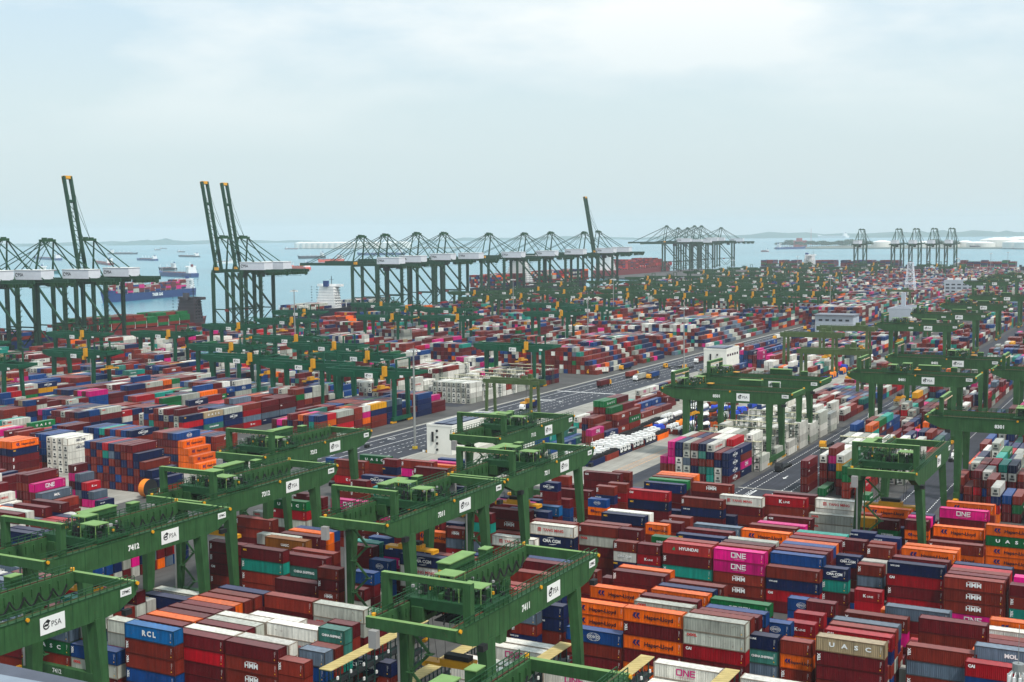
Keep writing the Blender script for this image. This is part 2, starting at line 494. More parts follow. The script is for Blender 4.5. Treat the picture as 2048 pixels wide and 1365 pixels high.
def corr_body(Lc):
    mb=MB(); per=.34; fr0=0; n=int((Lc-.5)/per); d=.06; x=.25
    prof=[(x,0)]
    for i in range(n):
        a=x+i*per; prof+=[(a+.10,0),(a+.16,d),(a+.27,d),(a+.33,0)]
    prof.append((Lc-.25,0))
    for side in (0,1):
        i=len(mb.v)
        for (px,dy) in prof:
            y=.03+dy if side==0 else W-.03-dy
            mb.v+=[(px,y,.2),(px,y,T-.12)]
        for j in range(len(prof)-1):
            q=i+2*j; f=(q,q+2,q+3,q+1); mb.f.append(f if side==0 else f[::-1])
    # roof, slightly ribbed
    i=len(mb.v); m=int((Lc-.6)/.7)
    rp=[.25]
    for j in range(m): rp+=[.3+j*.7+.3,.3+j*.7+.36]
    rp.append(Lc-.25)
    for j,px in enumerate(rp):
        z=T-.03-(.035 if (j%4) in (1,2) else 0); mb.v+=[(px,.08,z),(px,W-.08,z)]
    for j in range(len(rp)-1): q=i+2*j; mb.f.append((q,q+2,q+3,q+1))
    mb.split=len(mb.f)
    mb.box(.12,.1,.12,.2,W-.1,T-.1); mb.box(Lc-.2,.1,.12,Lc-.12,W-.1,T-.1)
    for a in (0,Lc-.2):
        for b in (0,W-.2): mb.box(a,b,0,a+.2,b+.2,T)
    for b in (0,W-.1): mb.box(.2,b,.02,Lc-.2,b+.1,.2); mb.box(.2,b,T-.14,Lc-.2,b+.1,T-.01)
    for a in (0,Lc-.12): mb.box(a,.2,.02,a+.12,W-.2,.2); mb.box(a,.2,T-.14,a+.12,W-.2,T-.01)
    mb.box(.2,.1,.1,Lc-.2,W-.1,.16)
    return mb
def door_mb(Lc,end):
    mb=MB(); x=Lc+.0 if end else 0; s=1 if end else -1
    for y in (.5,.95,W-.95,W-.5): mb.bar((x+.03*s-.0,y,.15),(x+.03*s,y,T-.1),.06)
    for y0,y1 in ((.22,W/2-.03),(W/2+.03,W-.22)):
        a,b=sorted((x-.10*s,x-.02*s)); mb.box(a,y0,.2,b,y1,T-.16)
        for z in (.9,1.5,2.1): a,b=sorted((x-.02*s,x+.0*s)); mb.box(a,y0+.05,z,b,y1-.05,z+.08)
    return mb
def frame_paint(k):
    c=PAL[k]; return mat('container_frame_'+NAMEC[k].replace(' ','_'),(c[0]*.72,c[1]*.66,c[2]*.62),.7,.15,.5,rust=.9,spec=.15,streak=.2)
BODY={}
def body_mesh(Lc,k):
    key=(Lc,k)
    if key not in BODY:
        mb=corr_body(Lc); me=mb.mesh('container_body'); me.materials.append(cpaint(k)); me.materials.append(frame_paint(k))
        for q in range(mb.split+12,len(me.polygons)): me.polygons[q].material_index=1
        BODY[key]=me
    return BODY[key]
DOOR={}
steel=mat('galvanised_steel',(150,152,150),.45,.1,metal=.4)
def door_mesh(Lc,end,k):
    key=(Lc,end,k)
    if key not in DOOR:
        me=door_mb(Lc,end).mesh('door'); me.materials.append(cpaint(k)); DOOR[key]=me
    return DOOR[key]
LC=dict(white=(235,235,232),navy=(16,20,90),ink=(24,22,40),mag=(190,10,110),red=(205,30,35),yel=(240,180,20),blk=(20,30,70),grn=(30,140,90),pale=(150,200,225))
def lmat(k): return mat('lettering_'+k,LC[k],.55,.04)
def arc(mb,cx,cz,rx,rz,a0,a1,w,y=-.03,n=10):
    for i in range(n):
        t0=a0+(a1-a0)*i/n; t1=a0+(a1-a0)*(i+1)/n
        ww=lambda t:w*math.sin(math.pi*(t-a0)/(a1-a0)+.001)+.01
        p=[(cx+(rx)*math.cos(t),y,cz+(rz)*math.sin(t)) for t in (t0,t1)]; q=[(cx+(rx-ww(t))*math.cos(t),y,cz+(rz-ww(t))*math.sin(t)) for t in (t0,t1)]
        mb.quad(p[0],q[0],q[1],p[1])
LG={}
def logo(code,Lc):
    """list of (part name, colour key, verts, faces)"""
    key=(code,Lc)
    if key in LG: return LG[key]
    s=1.0 if Lc>10 else .72; cx=Lc/2; cz=1.45; R=[]
    def t(txt,x,z,h,col,name='lettering',bold=.02,sx=1.0,rot=False):
        v=[];f=[]; put_text(v,f,txt,x,z,h,-.035,bold,'CENTER',sx,rot); R.append((name,col,v,f))
    def q(mb,col,name='emblem'): R.append((name,col,mb.v,mb.f))
    if code=='HAP':
        t('Hapag-Lloyd',cx+1.3*s,cz-.1,.85*s,'ink',bold=.03,sx=1.08); mb=MB(); e=Lc*.17
        for dx in (0,.75*s):
            mb.quad((e+dx-.1,-.035,cz-.05),(e+dx+.42*s,-.035,cz-.05),(e+dx+.75*s,-.035,cz+.62*s),(e+dx+.2*s,-.035,cz+.62*s)); mb.quad((e+dx-.1,-.035,cz-.05),(e+dx+.5*s,-.035,cz-.6*s),(e+dx+.78*s,-.035,cz-.5*s),(e+dx+.35*s,-.035,cz-.05))
        q(mb,'navy')
    elif code in ('ONE','ONM'):
        col='white' if code=='ONE' else 'mag'; h=1.25*s; mb=MB(); x=cx-1.9*s; a=.22*s; y=-.035; z0=cz-.45*s; z1=z0+h; y2=-.034
        def r(x0,za,x1,zb): mb.quad((x0,y,za),(x1,y,za),(x1,y,zb),(x0,y,zb))
        wd=1.15*s
        r(x,z0,x+a,z1);r(x+wd-a,z0,x+wd,z1);r(x+a,z0,x+wd-a,z0+a);r(x+a,z1-a,x+wd-a,z1)
        x+=wd+.18*s; r(x,z0,x+a,z1);r(x+wd-a,z0,x+wd,z1); mb.quad((x+a,y,z1-.0),(x+a,y,z1-a*1.6),(x+wd-a,y,z0),(x+wd-a,y,z0+a*1.6))
        x+=wd+.18*s; r(x,z0,x+a,z1);r(x+a,z0,x+wd*.9,z0+a);r(x+a,z1-a,x+wd*.9,z1);r(x+a,z0+h/2-a/2,x+wd*.82,z0+h/2+a/2)
        q(mb,col,'lettering'); t('OCEAN NETWORK EXPRESS',cx,z0-.28*s,.17*s,col,bold=0)
    elif code=='HMM':
        t('HMM',cx,cz-.05,1.05*s,'white',bold=.03); mb=MB(); mb.quad((cx-1.25*s,-.035,cz+.62*s),(cx+1.25*s,-.035,cz+.62*s),(cx+1.25*s,-.035,cz+.74*s),(cx-1.25*s,-.035,cz+.74*s)); q(mb,'white')
    elif code=='YM':
        t('YANG MING',cx+.5*s,cz,.78*s,'red',bold=.02); mb=MB(); x=cx-4.0*s
        for a in ((x,cz-.5*s,x+.18*s,cz+.5*s),(x+.72*s,cz-.5*s,x+.9*s,cz+.5*s),(x+.18*s,cz+.3*s,x+.72*s,cz+.5*s),(x+.36*s,cz-.5*s,x+.54*s,cz+.3*s)): mb.quad((a[0],-.035,a[1]),(a[2],-.035,a[1]),(a[2],-.035,a[3]),(a[0],-.035,a[3]))
        q(mb,'red')
    elif code=='CMA':
        c='white'; t('CMA CGM',cx,cz,.82*s,c,bold=.045); mb=MB(); arc(mb,cx,cz,1.9*s,.95*s,math.radians(60),math.radians(140),.16); arc(mb,cx,cz,1.9*s,.95*s,math.radians(240),math.radians(320),.16); q(mb,c)
    elif code=='CMK':
        c='blk'; t('CMA CGM',cx,cz,.75*s,c,bold=.04); mb=MB(); arc(mb,cx,cz,1.9*s,.95*s,math.radians(60),math.radians(140),.16); q(mb,c)
    elif code=='OOCL': t('OOCL',Lc*.14,T-.75,.42*s+.1,'red',bold=.07)
    elif code=='UAS': t('U   A   S   C',cx,cz,.85*s,'white',bold=.04,sx=1.35)
    elif code=='UA2': t('UASC',cx,cz-.2,.62*s,'white',bold=.04,sx=1.2)
    elif code=='KL': t('K',cx-1.1*s,cz,.95*s,'white',bold=.05); t('LINE',cx+.65*s,cz-.08,.62*s,'white',bold=.02,sx=1.15)
    elif code=='HYU':
        t('HYUNDAI',cx+.4,cz+.1,.75*s,'white',bold=.04,sx=1.1); mb=MB(); x=cx-3.9*s; i=0; mb.quad((x,-.035,cz-.4),(x+.85,-.035,cz-.4),(x+.62,-.035,cz+.45),(x+.56,-.035,cz+.5)); q(mb,'grn')
    elif code=='COS':
        t('COSCO',cx,cz,.5*s,'white',bold=.03); mb=MB(); 
        for rx,rz in ((1.5,.85),(.8,.85),(1.5,.45)):
            n=20
            for i in range(n):
                a=2*math.pi*i/n;b=2*math.pi*(i+1)/n; P=lambda t,k:(cx+rx*s*k*math.cos(t),-.036,cz+rz*s*k*math.sin(t)); mb.quad(P(a,1),P(a,.93),P(b,.93),P(b,1))
        q(mb,'white')
    elif code=='CAI': t('CAI',Lc*.09,T-.75,.55,'white',bold=.06)
    elif code=='CS': t('CHINA SHIPPING',cx,cz,.62*s,'white',bold=.05,sx=.95)
    elif code=='RCL': t('R C L',cx,cz,1.0,'white',bold=.05,sx=1.1)
    elif code=='NIL': t('NileDutch',cx,cz,.75*s,'white',bold=.05)
    elif code=='MSK': t('MAERSK',cx+.8*s,cz,.75*s,'blk',bold=.04); mb=MB(); mb.quad((cx-3.6*s,-.035,cz-.5),(cx-2.6*s,-.035,cz-.5),(cx-2.6*s,-.035,cz+.5),(cx-3.6*s,-.035,cz+.5)); q(mb,'pale')
    elif code=='MOL': t('MOL',cx,cz,.8*s,'white',bold=.05)
    elif code=='EVG': t('EVERGREEN',cx,cz,.62*s,'white',bold=.05)
    elif code=='MSC': t('MSC',Lc*.10,T-.7,.42,'yel',bold=.05)
    elif code=='NYK': t('NYK LINE',Lc*.14,T-.7,.34,'white',bold=.04)
    elif code=='TEX': t('TEX',.65,cz+.1,.55,'white',bold=.05,rot=True)
    LG[key]=R; return R
DIG={'0':None,'1':'HMM','2':'CAI','3':'YM','4':'CMA','5':'NYK','6':'MSC','7':'TEX','8':'COS','9':'KL'}
def default_logo(k,Lc,rnd):
    x=rnd.random()
    if k=='o': return 'HAP'
    if k=='p': return 'ONE'
    if k=='w': return 'YM' if x<.3 else 'ONM' if x<.45 else 'CMK' if x<.55 else None
    if k=='g': return 'OOCL' if x<.7 else None
    if k=='n': return 'CMA' if x<.4 else 'NYK' if x<.6 else 'MSC' if x<.85 else None
    if k=='u': return 'COS' if x<.35 else 'TEX' if x<.6 else None
    if k=='m': return 'TEX' if x<.3 else 'CAI' if x<.42 else None
    if k=='b': return 'TEX' if x<.45 else 'HMM' if x<.58 else None
    if k=='r': return 'KL' if x<.4 else 'CAI' if x<.7 else None
    if k=='G': return 'UAS' if x<.5 and Lc>10 else 'EVG' if x<.85 else None
    if k=='k': return 'CS'
    if k=='t': return 'TEX' if x<.5 else None
    if k=='s': return 'MOL' if x<.2 else None
    if k=='a': return 'UAS'
    if k=='c': return None
    if k=='h': return 'HYU'
    if k=='O': return 'UA2'
    return None
KEYS=list('mbnuwgoptGrsyak'); PR=np.array([.235,.19,.14,.09,.065,.11,.022,.02,.025,.025,.04,.03,.006,.006,.014]); PR=PR/PR.sum()
CON=[]   # [U,V,z,L,ori,colour,logo,th,block,bay,row,tier,n]
def stack(U,V,Lc,ori,toks,th,block,bay,row,rnd=random,logos=True):
    """toks listed from the top down"""
    n=len(toks)
    for i,tk in enumerate(toks):
        k=tk[0]; lg=(DIG[tk[1]] if len(tk)>1 else default_logo(k,Lc,rnd)) if logos else None
        CON.append([U,V,(n-1-i)*th,Lc,ori,k,lg,th,block,bay,row,n-1-i,n])
import re
V0={75:122.3,74:176.9,73:231.5,72:286.1,71:340.7}
BN={75:'fore block',74:'nearest block',73:'second block',72:'third block',71:'fourth block',85:'reefer block',84:'road block',83:'right block',60:'left block'}
OCC={}
for L_,r,U,Lc,th,toks in solve_stacks():
    stack(U,V0[L_]+r*RP,Lc,'U',toks,th,L_,int(round((U+260)/13.1*2)),r)
    OCC.setdefault((L_,r),[]).append((U,U+Lc,len(toks)))
for c in CON:
    if c[5]=='c' and c[8]==74 and c[11]==4: c[6]='RCL'
# low filler behind taller stacks in the same block
def covered(L_,r,a,b):
    for x0,x1,n in OCC.get((L_,r),[]):
        if min(b,x1)-max(a,x0)>.3: return True
    return False
def height_front(L_,r,a,b):
    h=0
    for rr in (r-1,r-2):
        for x0,x1,n in OCC.get((L_,rr),[]):
            if min(b,x1)-max(a,x0)>3: h=max(h,n-(r-rr-1))
    return h
rf=random.Random(5)
def rtoks(n,rnd,keys=None,w=None): return [rnd.choices(keys or KEYS,weights=w or list(PR))[0] for _ in range(n)]
for L_,u0,u1 in ((74,-276,-141),(73,-310,5),(72,-296,5),(71,-296,5)):
    for r in range(10):
        for k in range(24):
            a=-100.2+13.1*(k-16) if L_!=74 else -184.5+13.05*(k-7)
            if a<u0 or a+12.75>u1+13: continue
            if covered(L_,r,a,a+12.75): continue
            h=height_front(L_,r,a,a+12.75); n=max(0,min(3,h-2)) if a<-34 else rf.choice((3,4,4,5))
            if (L_==74 and a<-197) or (L_==73 and a<-257): n=rf.choice((3,4,4,5)) if r<8 else 2
            if L_==71 and a<-262: n=0
            if n>0:
                stack(a,V0[L_]+r*RP,12.75,'U',rtoks(n,rf),T,L_,int(round((a+260)/13.1*2)),r,rf); OCC.setdefault((L_,r),[]).append((a,a+12.75,n))
# fore block under the camera, left part
for r in range(6,10):
    for k in range(3):
        a=-214+13.1*k; n=2 if r<9 else 3
        stack(a,V0[75]+r*RP-6,12.75,'U',rtoks(n,rf),T,75,k,r,rf)
# reefers standing between the racks of the nearest block
for i,(u,rows) in enumerate(((-134.5,{3:3,4:3,7:3,8:2}),(-118.2,{2:3,3:4,5:4,6:4,9:4,8:4})),): pass
REEF=[(-118.1,206.5,4,'ONM'),(-118.1,209.7,4,None),(-118.6,194.4,4,None),(-118.6,197.6,4,None),(-98.7,199.2,4,'ONM'),(-98.7,196,3,None),(-85.4,211.6,4,'ONM'),(-85.4,208.4,3,None),(-68.7,211,4,None),(-85.4,202,3,None),(-68.7,205,3,None),(-98.7,189.5,4,None)]
for j,(u,v,n,lg) in enumerate(REEF):
    if u==-98.7: u=-101.9
    stack(u,v,12.75,'U',['w0']*n,T,74,20+j,10,rf)
    CON[-n][6]=lg
# ---- blocks with boxes along the roads
def V(U,Vv,n40,toks,block,bay,row,th=T): stack(U,Vv,12.75 if n40 else 6.2,'V',re.findall(r'[a-zA-Z]\d?',toks),th,block,bay,row,rf)
c0=-169.65
for i,t in enumerate(['pbm','ppp0bm','nn0w0w0m','ggsgb','m2w0mnm','nkbkm','w3nb0tt','m0nw0w0','n4n4n4m4']): V(c0+i*2.95,427-(0 if i else 0),1,t,85,0,i)
for i,t in enumerate(['gbm','gwbmm','bmnmb','nbmbm','bwmbm','w0bmbm','w3wmbm','r0wgbm','n7b0pn','']):
    if t: V(c0+i*2.95,440.4,1,t,85,1,i)
for bay in range(2,14):
    Vb=427+13.5*bay+(2.6*(bay//1) if bay>2 else 0)
    if Vb>585: break
    for i in range(10):
        n=rf.choice((2,3,3,3,4,4)) if bay>2 else rf.choice((4,4,5))
        if bay>2 and rf.random()<.12: continue
        if i==9 and bay<5: n=2
        V(c0+i*2.95,Vb,1,''.join(rf.choice(('w0','w0','w0','w0','g0')) for _ in range(n)),85,bay,i)
V(-117,424,1,'m2m2b0m',84,0,0); V(-114.05,437.5,1,'w0mbm',84,1,0); V(-110.9,437.5,1,'b0pnbm',84,1,1); V(-110.2,420.5,1,'G',84,0,2)
for i,t in enumerate(['nwmb','w0yGbm','GGbrm','w0bmb']): V(-107.9+i*2.95,437.5 if i!=1 else 424.5,1,t,84,1,2+i)
V(-101.9,420,1,'G0Gbb',84,0,5); V(-97.8,421,1,'rr',84,0,6); V(-94.6,416,0,'G',84,0,7)
for bay in range(2,26):
    Vb=424+13.5*bay
    for i in range(10):
        reef= 2<=bay<=4
        n=rf.choice((3,4,4,5)) if not reef else rf.choice((3,4,4))
        if i in (0,) and bay in(2,3): n=0
        if bay>4: n=rf.choice((1,2,2,3,3,4)) if i>2 else rf.choice((3,4,5))
        if n: V(-117+i*2.95,Vb+(3 if bay>2 else 0),1,''.join(rf.choice(('w0','w0','g0')) for _ in range(n)) if reef else ''.join(rtoks(n,rf)),84,bay,i)
for i,t in enumerate(['b0m2u','bm0','m0brb','w0mub','bbrG','w0nro','u0mm','bGm','mb','mnb']): V(-67.5+i*2.95,(431,430,430,429,417,404,407,407,418,405)[i],1,t,83,0,i)
for i,t in enumerate(['m0om','g0mrm','bmmb','rmbm','t0wrm','nwmb','bmm','mgb','mbn','bwm']): V(-67.5+i*2.95,444.5,1,t,83,1,i)
for bay in range(2,22):
    for i in range(10):
        n=rf.choice((2,3,3,4,4,5)); V(-67.5+i*2.95,431+13.5*bay,1,''.join(rtoks(n,rf)),83,bay,i)
for bay in range(0,22):
    for i in range(10):
        n=rf.choice((1,2,3,3,4)); V(-13+i*2.95,400+13.5*bay,1,''.join(rtoks(n,rf)),82,bay,i)
# left-hand blocks
for i,t in enumerate(['u b m n u b','m n b b m n','n b m u b m','r t n b m b','n s b n m n','b n m b u b','m b n m b m','m b m n b n']):
    V(-351+i*2.95,324.4,1,t.replace(' ','')[:6],60,0,i)
V(-327.4,324.4,1,'n0nbmm',60,0,8) ; CON[-6][12]=6
for i,t in enumerate(['b0nmb','n4nb','nb','']):
    if t: V(-324.4+i*2.95,324.4,1,t,60,0,9+i)
for i in range(4): V(-390-2.95*i,323,1,['o','n','m','b','m'][0:1][0]+'n6m7mb',60,0,20+i)
for i,t in enumerate(['uuuub','uuncb','uuunb','uunub']): V(-399+i*2.95,341.5,1,t,60,1,i)
for i in range(4): V(-386+i*2.95,338,1,('w0w0w0w0w0' if i<3 else 'w0w0w0w0w0'),60,1,6+i)
CON[-5][6]='CMK'; CON[-4][6]='CMK'
for i,t in enumerate(['mbmmb','mbmbm','p0mb','s0b','bm']):
    V(-334+i*2.95,279.5,1,['m0bmmb','m0bmbm','pmbm','sbm','b0m'][i],60,2,i)
CON[-3-2][6]='MOL' if CON[-5][5]=='s' else CON[-5][6]
for c in CON[-12:]:
    if c[5]=='s' and c[11]==2: c[6]='MOL'
for i,t in enumerate(['w3bmb','w3mb','w3m','w3m','w3']): V(-342+i*2.95,266,1,['w3mbmb','m0bmb','w3mb','w3b','w3'][i],60,3,i)
for i,t in enumerate(['mpmm','snmp','r9npm','s0n','n5']): V(-331+i*2.95,298.5,0,['m7pmpn','s0nsm','r9np','s0p','n5'][i],60,4,i)
for i in range(10):
    n=(5,5,5,5,5,4,3,2,1,0)[i]
    if n: V(-357+i*2.6,364.5,1,(['b7','b0','m0','n','u'][i]+'mbnm')[:6] if i<5 else 'o'*n if n>1 else 'o',60,5,i)
for i in range(8): V(-360+i*2.95,378,1,''.join(rtoks(4,rf,list('unmb'),[3,3,2,2])),60,6,i)
for i in range(9): V(-392+i*2.95,362,1,''.join(rtoks(5,rf,list('nmbust'),[5,2,2,1,1,1])),60,7,i)
for i in range(14): V(-440+i*2.95,360,1,''.join(rtoks(rf.choice((4,5)),rf)),60,8,i)
for i in range(12): V(-428+i*2.95,341,1,''.join(rtoks(rf.choice((4,5)),rf)),60,9,i)
for i in range(8): V(-380+i*2.95,292,1,''.join(rtoks(rf.choice((2,3)),rf)),60,10,i)
# empties in the open yard beside the main road
for (u,v,ncol,nb,hs,ks) in ((-228,484,4,1,(4,4,3,2),'bmn'),(-229,498,4,2,(6,6,5,4),'bmG'),(-220,471,1,1,(3,3),'pb'),(-240,440,4,4,(1,2,1,1),'wktu'),(-246,560,5,3,(2,1,2,1,1),'bum'),(-255,520,4,5,(1,1,2,1),'tbwm'),(-252,600,6,4,(3,2,2,1,3,2),'mbwn'),(-240,690,5,3,(3,4,2,3,2),'nubm'),(-262,800,9,5,(4,5,4,3,4,2,3,3,2),'pmbnu'),(-262,900,9,3,(4,3,5,3,4,2,3,3,2),'mbnuw')):
    for i in range(ncol):
        for j in range(nb):
            V(u+i*2.95,v+j*13.4,1,''.join(rf.choice(ks) for _ in range(hs[i%len(hs)])),61,int(v)+j,i)
NEARCON=len(CON)
# ---- wide yards, generated in bulk
BULK=[]
def fill(U0,nc,Va,Vb,seed,hmax=5,hmin=1,pal=None,short=.25,smooth=True,th=T,stair=False,sd=(.9,.45)):
    R=np.random.default_rng(seed); nb=int((Vb-Va)/13.3)
    if nb<=0: return
    base=R.normal(0,1,(nb,1))*sd[0]+R.normal(0,sd[1],(nb,nc))+ (hmax+hmin)/2+.3
    H_=np.clip(np.rint(base),hmin,hmax).astype(int)
    if stair:
        for i in range(nc): H_[:,i]=np.minimum(H_[:,i],max(1,nc-i))
    p=PR if pal is None else pal
    for j in range(nb):
        c_main=R.choice(len(KEYS),p=p)
        sh=R.random()<short
        for i in range(nc):
            n=H_[j,i]
            for q in range(n):
                k=c_main if R.random()<.34 else R.choice(len(KEYS),p=p)
                if sh:
                    BULK.append((U0+i*2.95,Va+j*13.3,q*th,6.2,k)); BULK.append((U0+i*2.95,Va+j*13.3+6.5,q*th,6.2,R.choice(len(KEYS),p=p)))
                else: BULK.append((U0+i*2.95,Va+j*13.3,q*th,12.75,k))
BL=[-745,-689.5,-634,-578.5,-524.5,-469.5,-416.5,-362.5]
st=[430,470,440,425,410,405,415,441]
s_=100
white_p=np.zeros(len(KEYS)); white_p[KEYS.index('w')]=.8; white_p[KEYS.index('g')]=.15; white_p[KEYS.index('b')]=.05
for i,u in enumerate(BL):
    a=st[i]
    for (p,q) in ((a,560),(572,720),(745,905),(930,1090),(1110,1290),(1315,1500),(1520,1700),(1725,1900),(1930,2130),(2160,2360),(2390,2600)):
        if q-p<20: continue
        s_+=1
        if i==7 and p==572: fill(u+2.2,9,572,690,s_,4,2,white_p*.85+PR*.15); continue
        if i==6 and p==572: fill(u+2.2,9,572,720,s_,4,2,white_p*.6+PR*.4); continue
        if i==7 and p>700: continue
        fill(u+2.2,9,p,q,s_,5,(2 if p<560 else 1) if p<1300 else 2,sd=(.7,.3) if p<560 else (.9,.4))
fill(-385,19,722,790,201,6,5,short=.85,stair=True); fill(-385,19,798,850,231,6,5,short=.8,stair=True); fill(-385,19,858,905,232,5,4,short=.5,stair=True); fill(-385,19,930,1090,202,6,4,short=.3,stair=True); fill(-372,14,1110,1600,203,6,3); fill(-372,14,1640,2600,204,5,3)
fill(-322,16,1180,1400,205,6,4); fill(-322,10,1430,2600,206,5,3)
fill(-262,10,1000,1120,207,3,1); fill(-262,8,1300,2500,212,4,2)
fill(-172,10,592,770,221,2,1); fill(-227,8,640,700,222,2,1); fill(-227,10,700,1900,208,4,1); fill(-172,10,780,1900,209,4,1); fill(-117,10,780,1700,210,4,1); fill(-67.5,10,740,1500,211,4,1); fill(-13,10,700,1200,213,4,1)
# ---------------- which boxes show largest: cast rays at the picture from the camera
from mathutils.bvhtree import BVHTree
def corners(c):
    U,Vv,z,Lc,ori=c[:5]; th=c[7]
    return (U,Vv,z,U+Lc,Vv+W,z+th) if ori=='U' else (U,Vv,z,U+W,Vv+Lc,z+th)
vs=[];fs=[]
for c in CON:
    x0,y0,z0,x1,y1,z1=corners(c); i=len(vs); vs+=[(x0,y0,z0),(x1,y0,z0),(x1,y1,z0),(x0,y1,z0),(x0,y0,z1),(x1,y0,z1),(x1,y1,z1),(x0,y1,z1)]
    fs+=[(i+4,i+5,i+6,i+7),(i,i+1,i+5,i+4),(i+1,i+2,i+6,i+5),(i+2,i+3,i+7,i+6),(i+3,i,i+4,i+7)]
bv=BVHTree.FromPolygons(vs,fs); cnt=[0]*len(CON); O=Vector((0,0,CAMZ))
for yy in range(600,1365,4):
    for xx in range(2,2048,4):
        d=fw*FPX+rt*(xx-1024)-up*(yy-682.5); h=bv.ray_cast(O,d.normalized(),1500)
        if h[2] is not None: cnt[h[2]//5]+=1
order=sorted(range(len(CON)),key=lambda i:-cnt[i]); IND=set(order[:300])
print('ray pixels of the 300th container',cnt[order[299]],'of',len(CON))
TIER={0:'topmost',1:'second from top',2:'third from top',3:'fourth from top',4:'fifth from top',5:'sixth from top'}
LTX={'HAP':'with dark lettering','ONE':'with white letters','ONM':'with magenta letters','HMM':'with barred white letters','YM':'with red lettering','CMA':'with ringed white lettering','CMK':'with dark lettering','OOCL':'with small red letters','UAS':'with widely spaced letters','UA2':'with white letters','KL':'with white letters','HYU':'with green triangle','COS':'with globe emblem','CAI':'with small white letters','CS':'with white lettering','RCL':'with serif-like letters','NIL':'with white lettering','MSK':'with star square','MOL':'with white letters','EVG':'with white lettering','MSC':'with small yellow letters','NYK':'with tiny white letters','TEX':'with upright letters',None:'without lettering'}
LTX['RCL']='with three white letters'
BNAME={75:'fore block',74:'nearest block',73:'second block',72:'third block',71:'fourth block',85:'block left of road',84:'block between roads',83:'far right block',82:'rightmost block',60:'left yard',61:'open yard'}
used={}; NIND=0
bays={}
for i in IND: bays.setdefault(CON[i][8],set()).add((CON[i][9]))
bidx={b:{k:j for j,k in enumerate(sorted(s))} for b,s in bays.items()}
for i in sorted(IND):
    U,Vv,z,Lc,ori,k,lg,th,blk,bay,row,tier,n=CON[i]
    me=body_mesh(Lc,k); o=bpy.data.objects.new('shipping_container',me); C.objects.link(o)
    if ori=='U': o.location=(U,Vv,z)
    else: o.location=(U+W,Vv,z); o.rotation_euler.z=math.pi/2
    o.scale.z=th/T
    end=(ori=='U'); d=mk('door',door_mesh(Lc,end,k),None,o)
    if lg:
        for li,(pn,col,v,f) in enumerate(logo(lg,Lc)):
            key='LM_'+lg+str(Lc)+pn+col+str(li)
            me2=bpy.data.meshes.get(key)
            if me2 is None: me2=bpy.data.meshes.new(key); me2.from_pydata(v,[],f); me2.materials.append(lmat(col))
            mk(pn,me2,None,o)
    # small id marks near the end of the long side
    mk('id_marks',(bpy.data.meshes.get('IDM%g'%Lc) or (lambda m:(m.materials.append(lmat('white')),m)[1])((lambda mb:mb.mesh('IDM%g'%Lc))(MB().box(Lc-.8,-.035,1.2,Lc-.765,-.03,2.3).box(Lc-.62,-.035,1.7,Lc-.59,-.03,2.3)))),None,o)
    mk('placard',(bpy.data.meshes.get('PLC%g'%Lc) or (lambda m:(m.materials.append(lmat('yel')),m)[1])((lambda mb:mb.mesh('PLC%g'%Lc))(MB().box(Lc-.9,-.04,.6,Lc-.7,-.03,.8)))),None,o)
    o['category']='container'; o['group']='containers stacked in the yard'
    b=bidx[blk][bay]; w_='short' if Lc<10 else 'long'
    lab='%s %s container %s, %s, row %s bay %s, %s'%(NAMEC[k],w_,LTX[lg],TIER[n-1-tier],od(row) if row<20 else 'x',od(b),BNAME[blk])
    lab='%s %s container, %s, row %s, bay %s, %s'%(NAMEC[k],w_,LTX[lg]+' '+TIER[n-1-tier],od(row%20),od(b),BNAME[blk])
    if lab in used:
        used[lab]+=1; lab=lab.replace(' container,',' container %s one,'%('right hand','farther')[min(1,used[lab]-1)])
    else: used[lab]=0
    o['label']=' '.join(lab.split()[:16]) if len(lab.split())<=16 else lab.replace('with ','').replace('from ','')
# ---------------- everything else as one mass of containers
Vl=[];Fl=[];Cl=[]
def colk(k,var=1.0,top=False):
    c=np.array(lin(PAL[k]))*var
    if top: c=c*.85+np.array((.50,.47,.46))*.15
    return c
rs=np.random.default_rng(3)
X0=[];X1=[];CK=[]
for i,c in enumerate(CON):
    if i in IND: continue
    x0,y0,z0,x1,y1,z1=corners(c); X0.append((x0+.07,y0+.05,z0+.11)); X1.append((x1-.07,y1-.05,z1)); CK.append(c[5])
for (u,v,z,Lc,k) in BULK:
    X0.append((u+.05,v+.07,z+.11)); X1.append((u+W-.05,v+Lc-.07,z+T)); CK.append(KEYS[k] if not isinstance(k,str) else k)
X0=np.array(X0);X1=np.array(X1); nC=len(CK)
idx=np.array([[0,0,0],[1,0,0],[1,1,0],[0,1,0],[0,0,1],[1,0,1],[1,1,1],[0,1,1]])
VV=np.where(idx[None]==0,X0[:,None,:],X1[:,None,:]).reshape(-1,3)
F5=np.array([[4,5,6,7],[0,1,5,4],[1,2,6,5],[2,3,7,6],[3,0,4,7]])
FF=(np.arange(nC)[:,None,None]*8+F5[None]).reshape(-1,4)
cols=np.zeros((nC,5,4,4)); cols[...,3]=1
vr=rs.uniform(.62,1.2,nC)
for j in range(nC):
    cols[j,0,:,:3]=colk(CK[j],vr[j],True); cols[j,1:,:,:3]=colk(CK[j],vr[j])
verts=VV; loops=FF.reshape(-1); cols=cols.reshape(-1,4)
starts=np.arange(len(FF))*4; totals=np.full(len(FF),4)
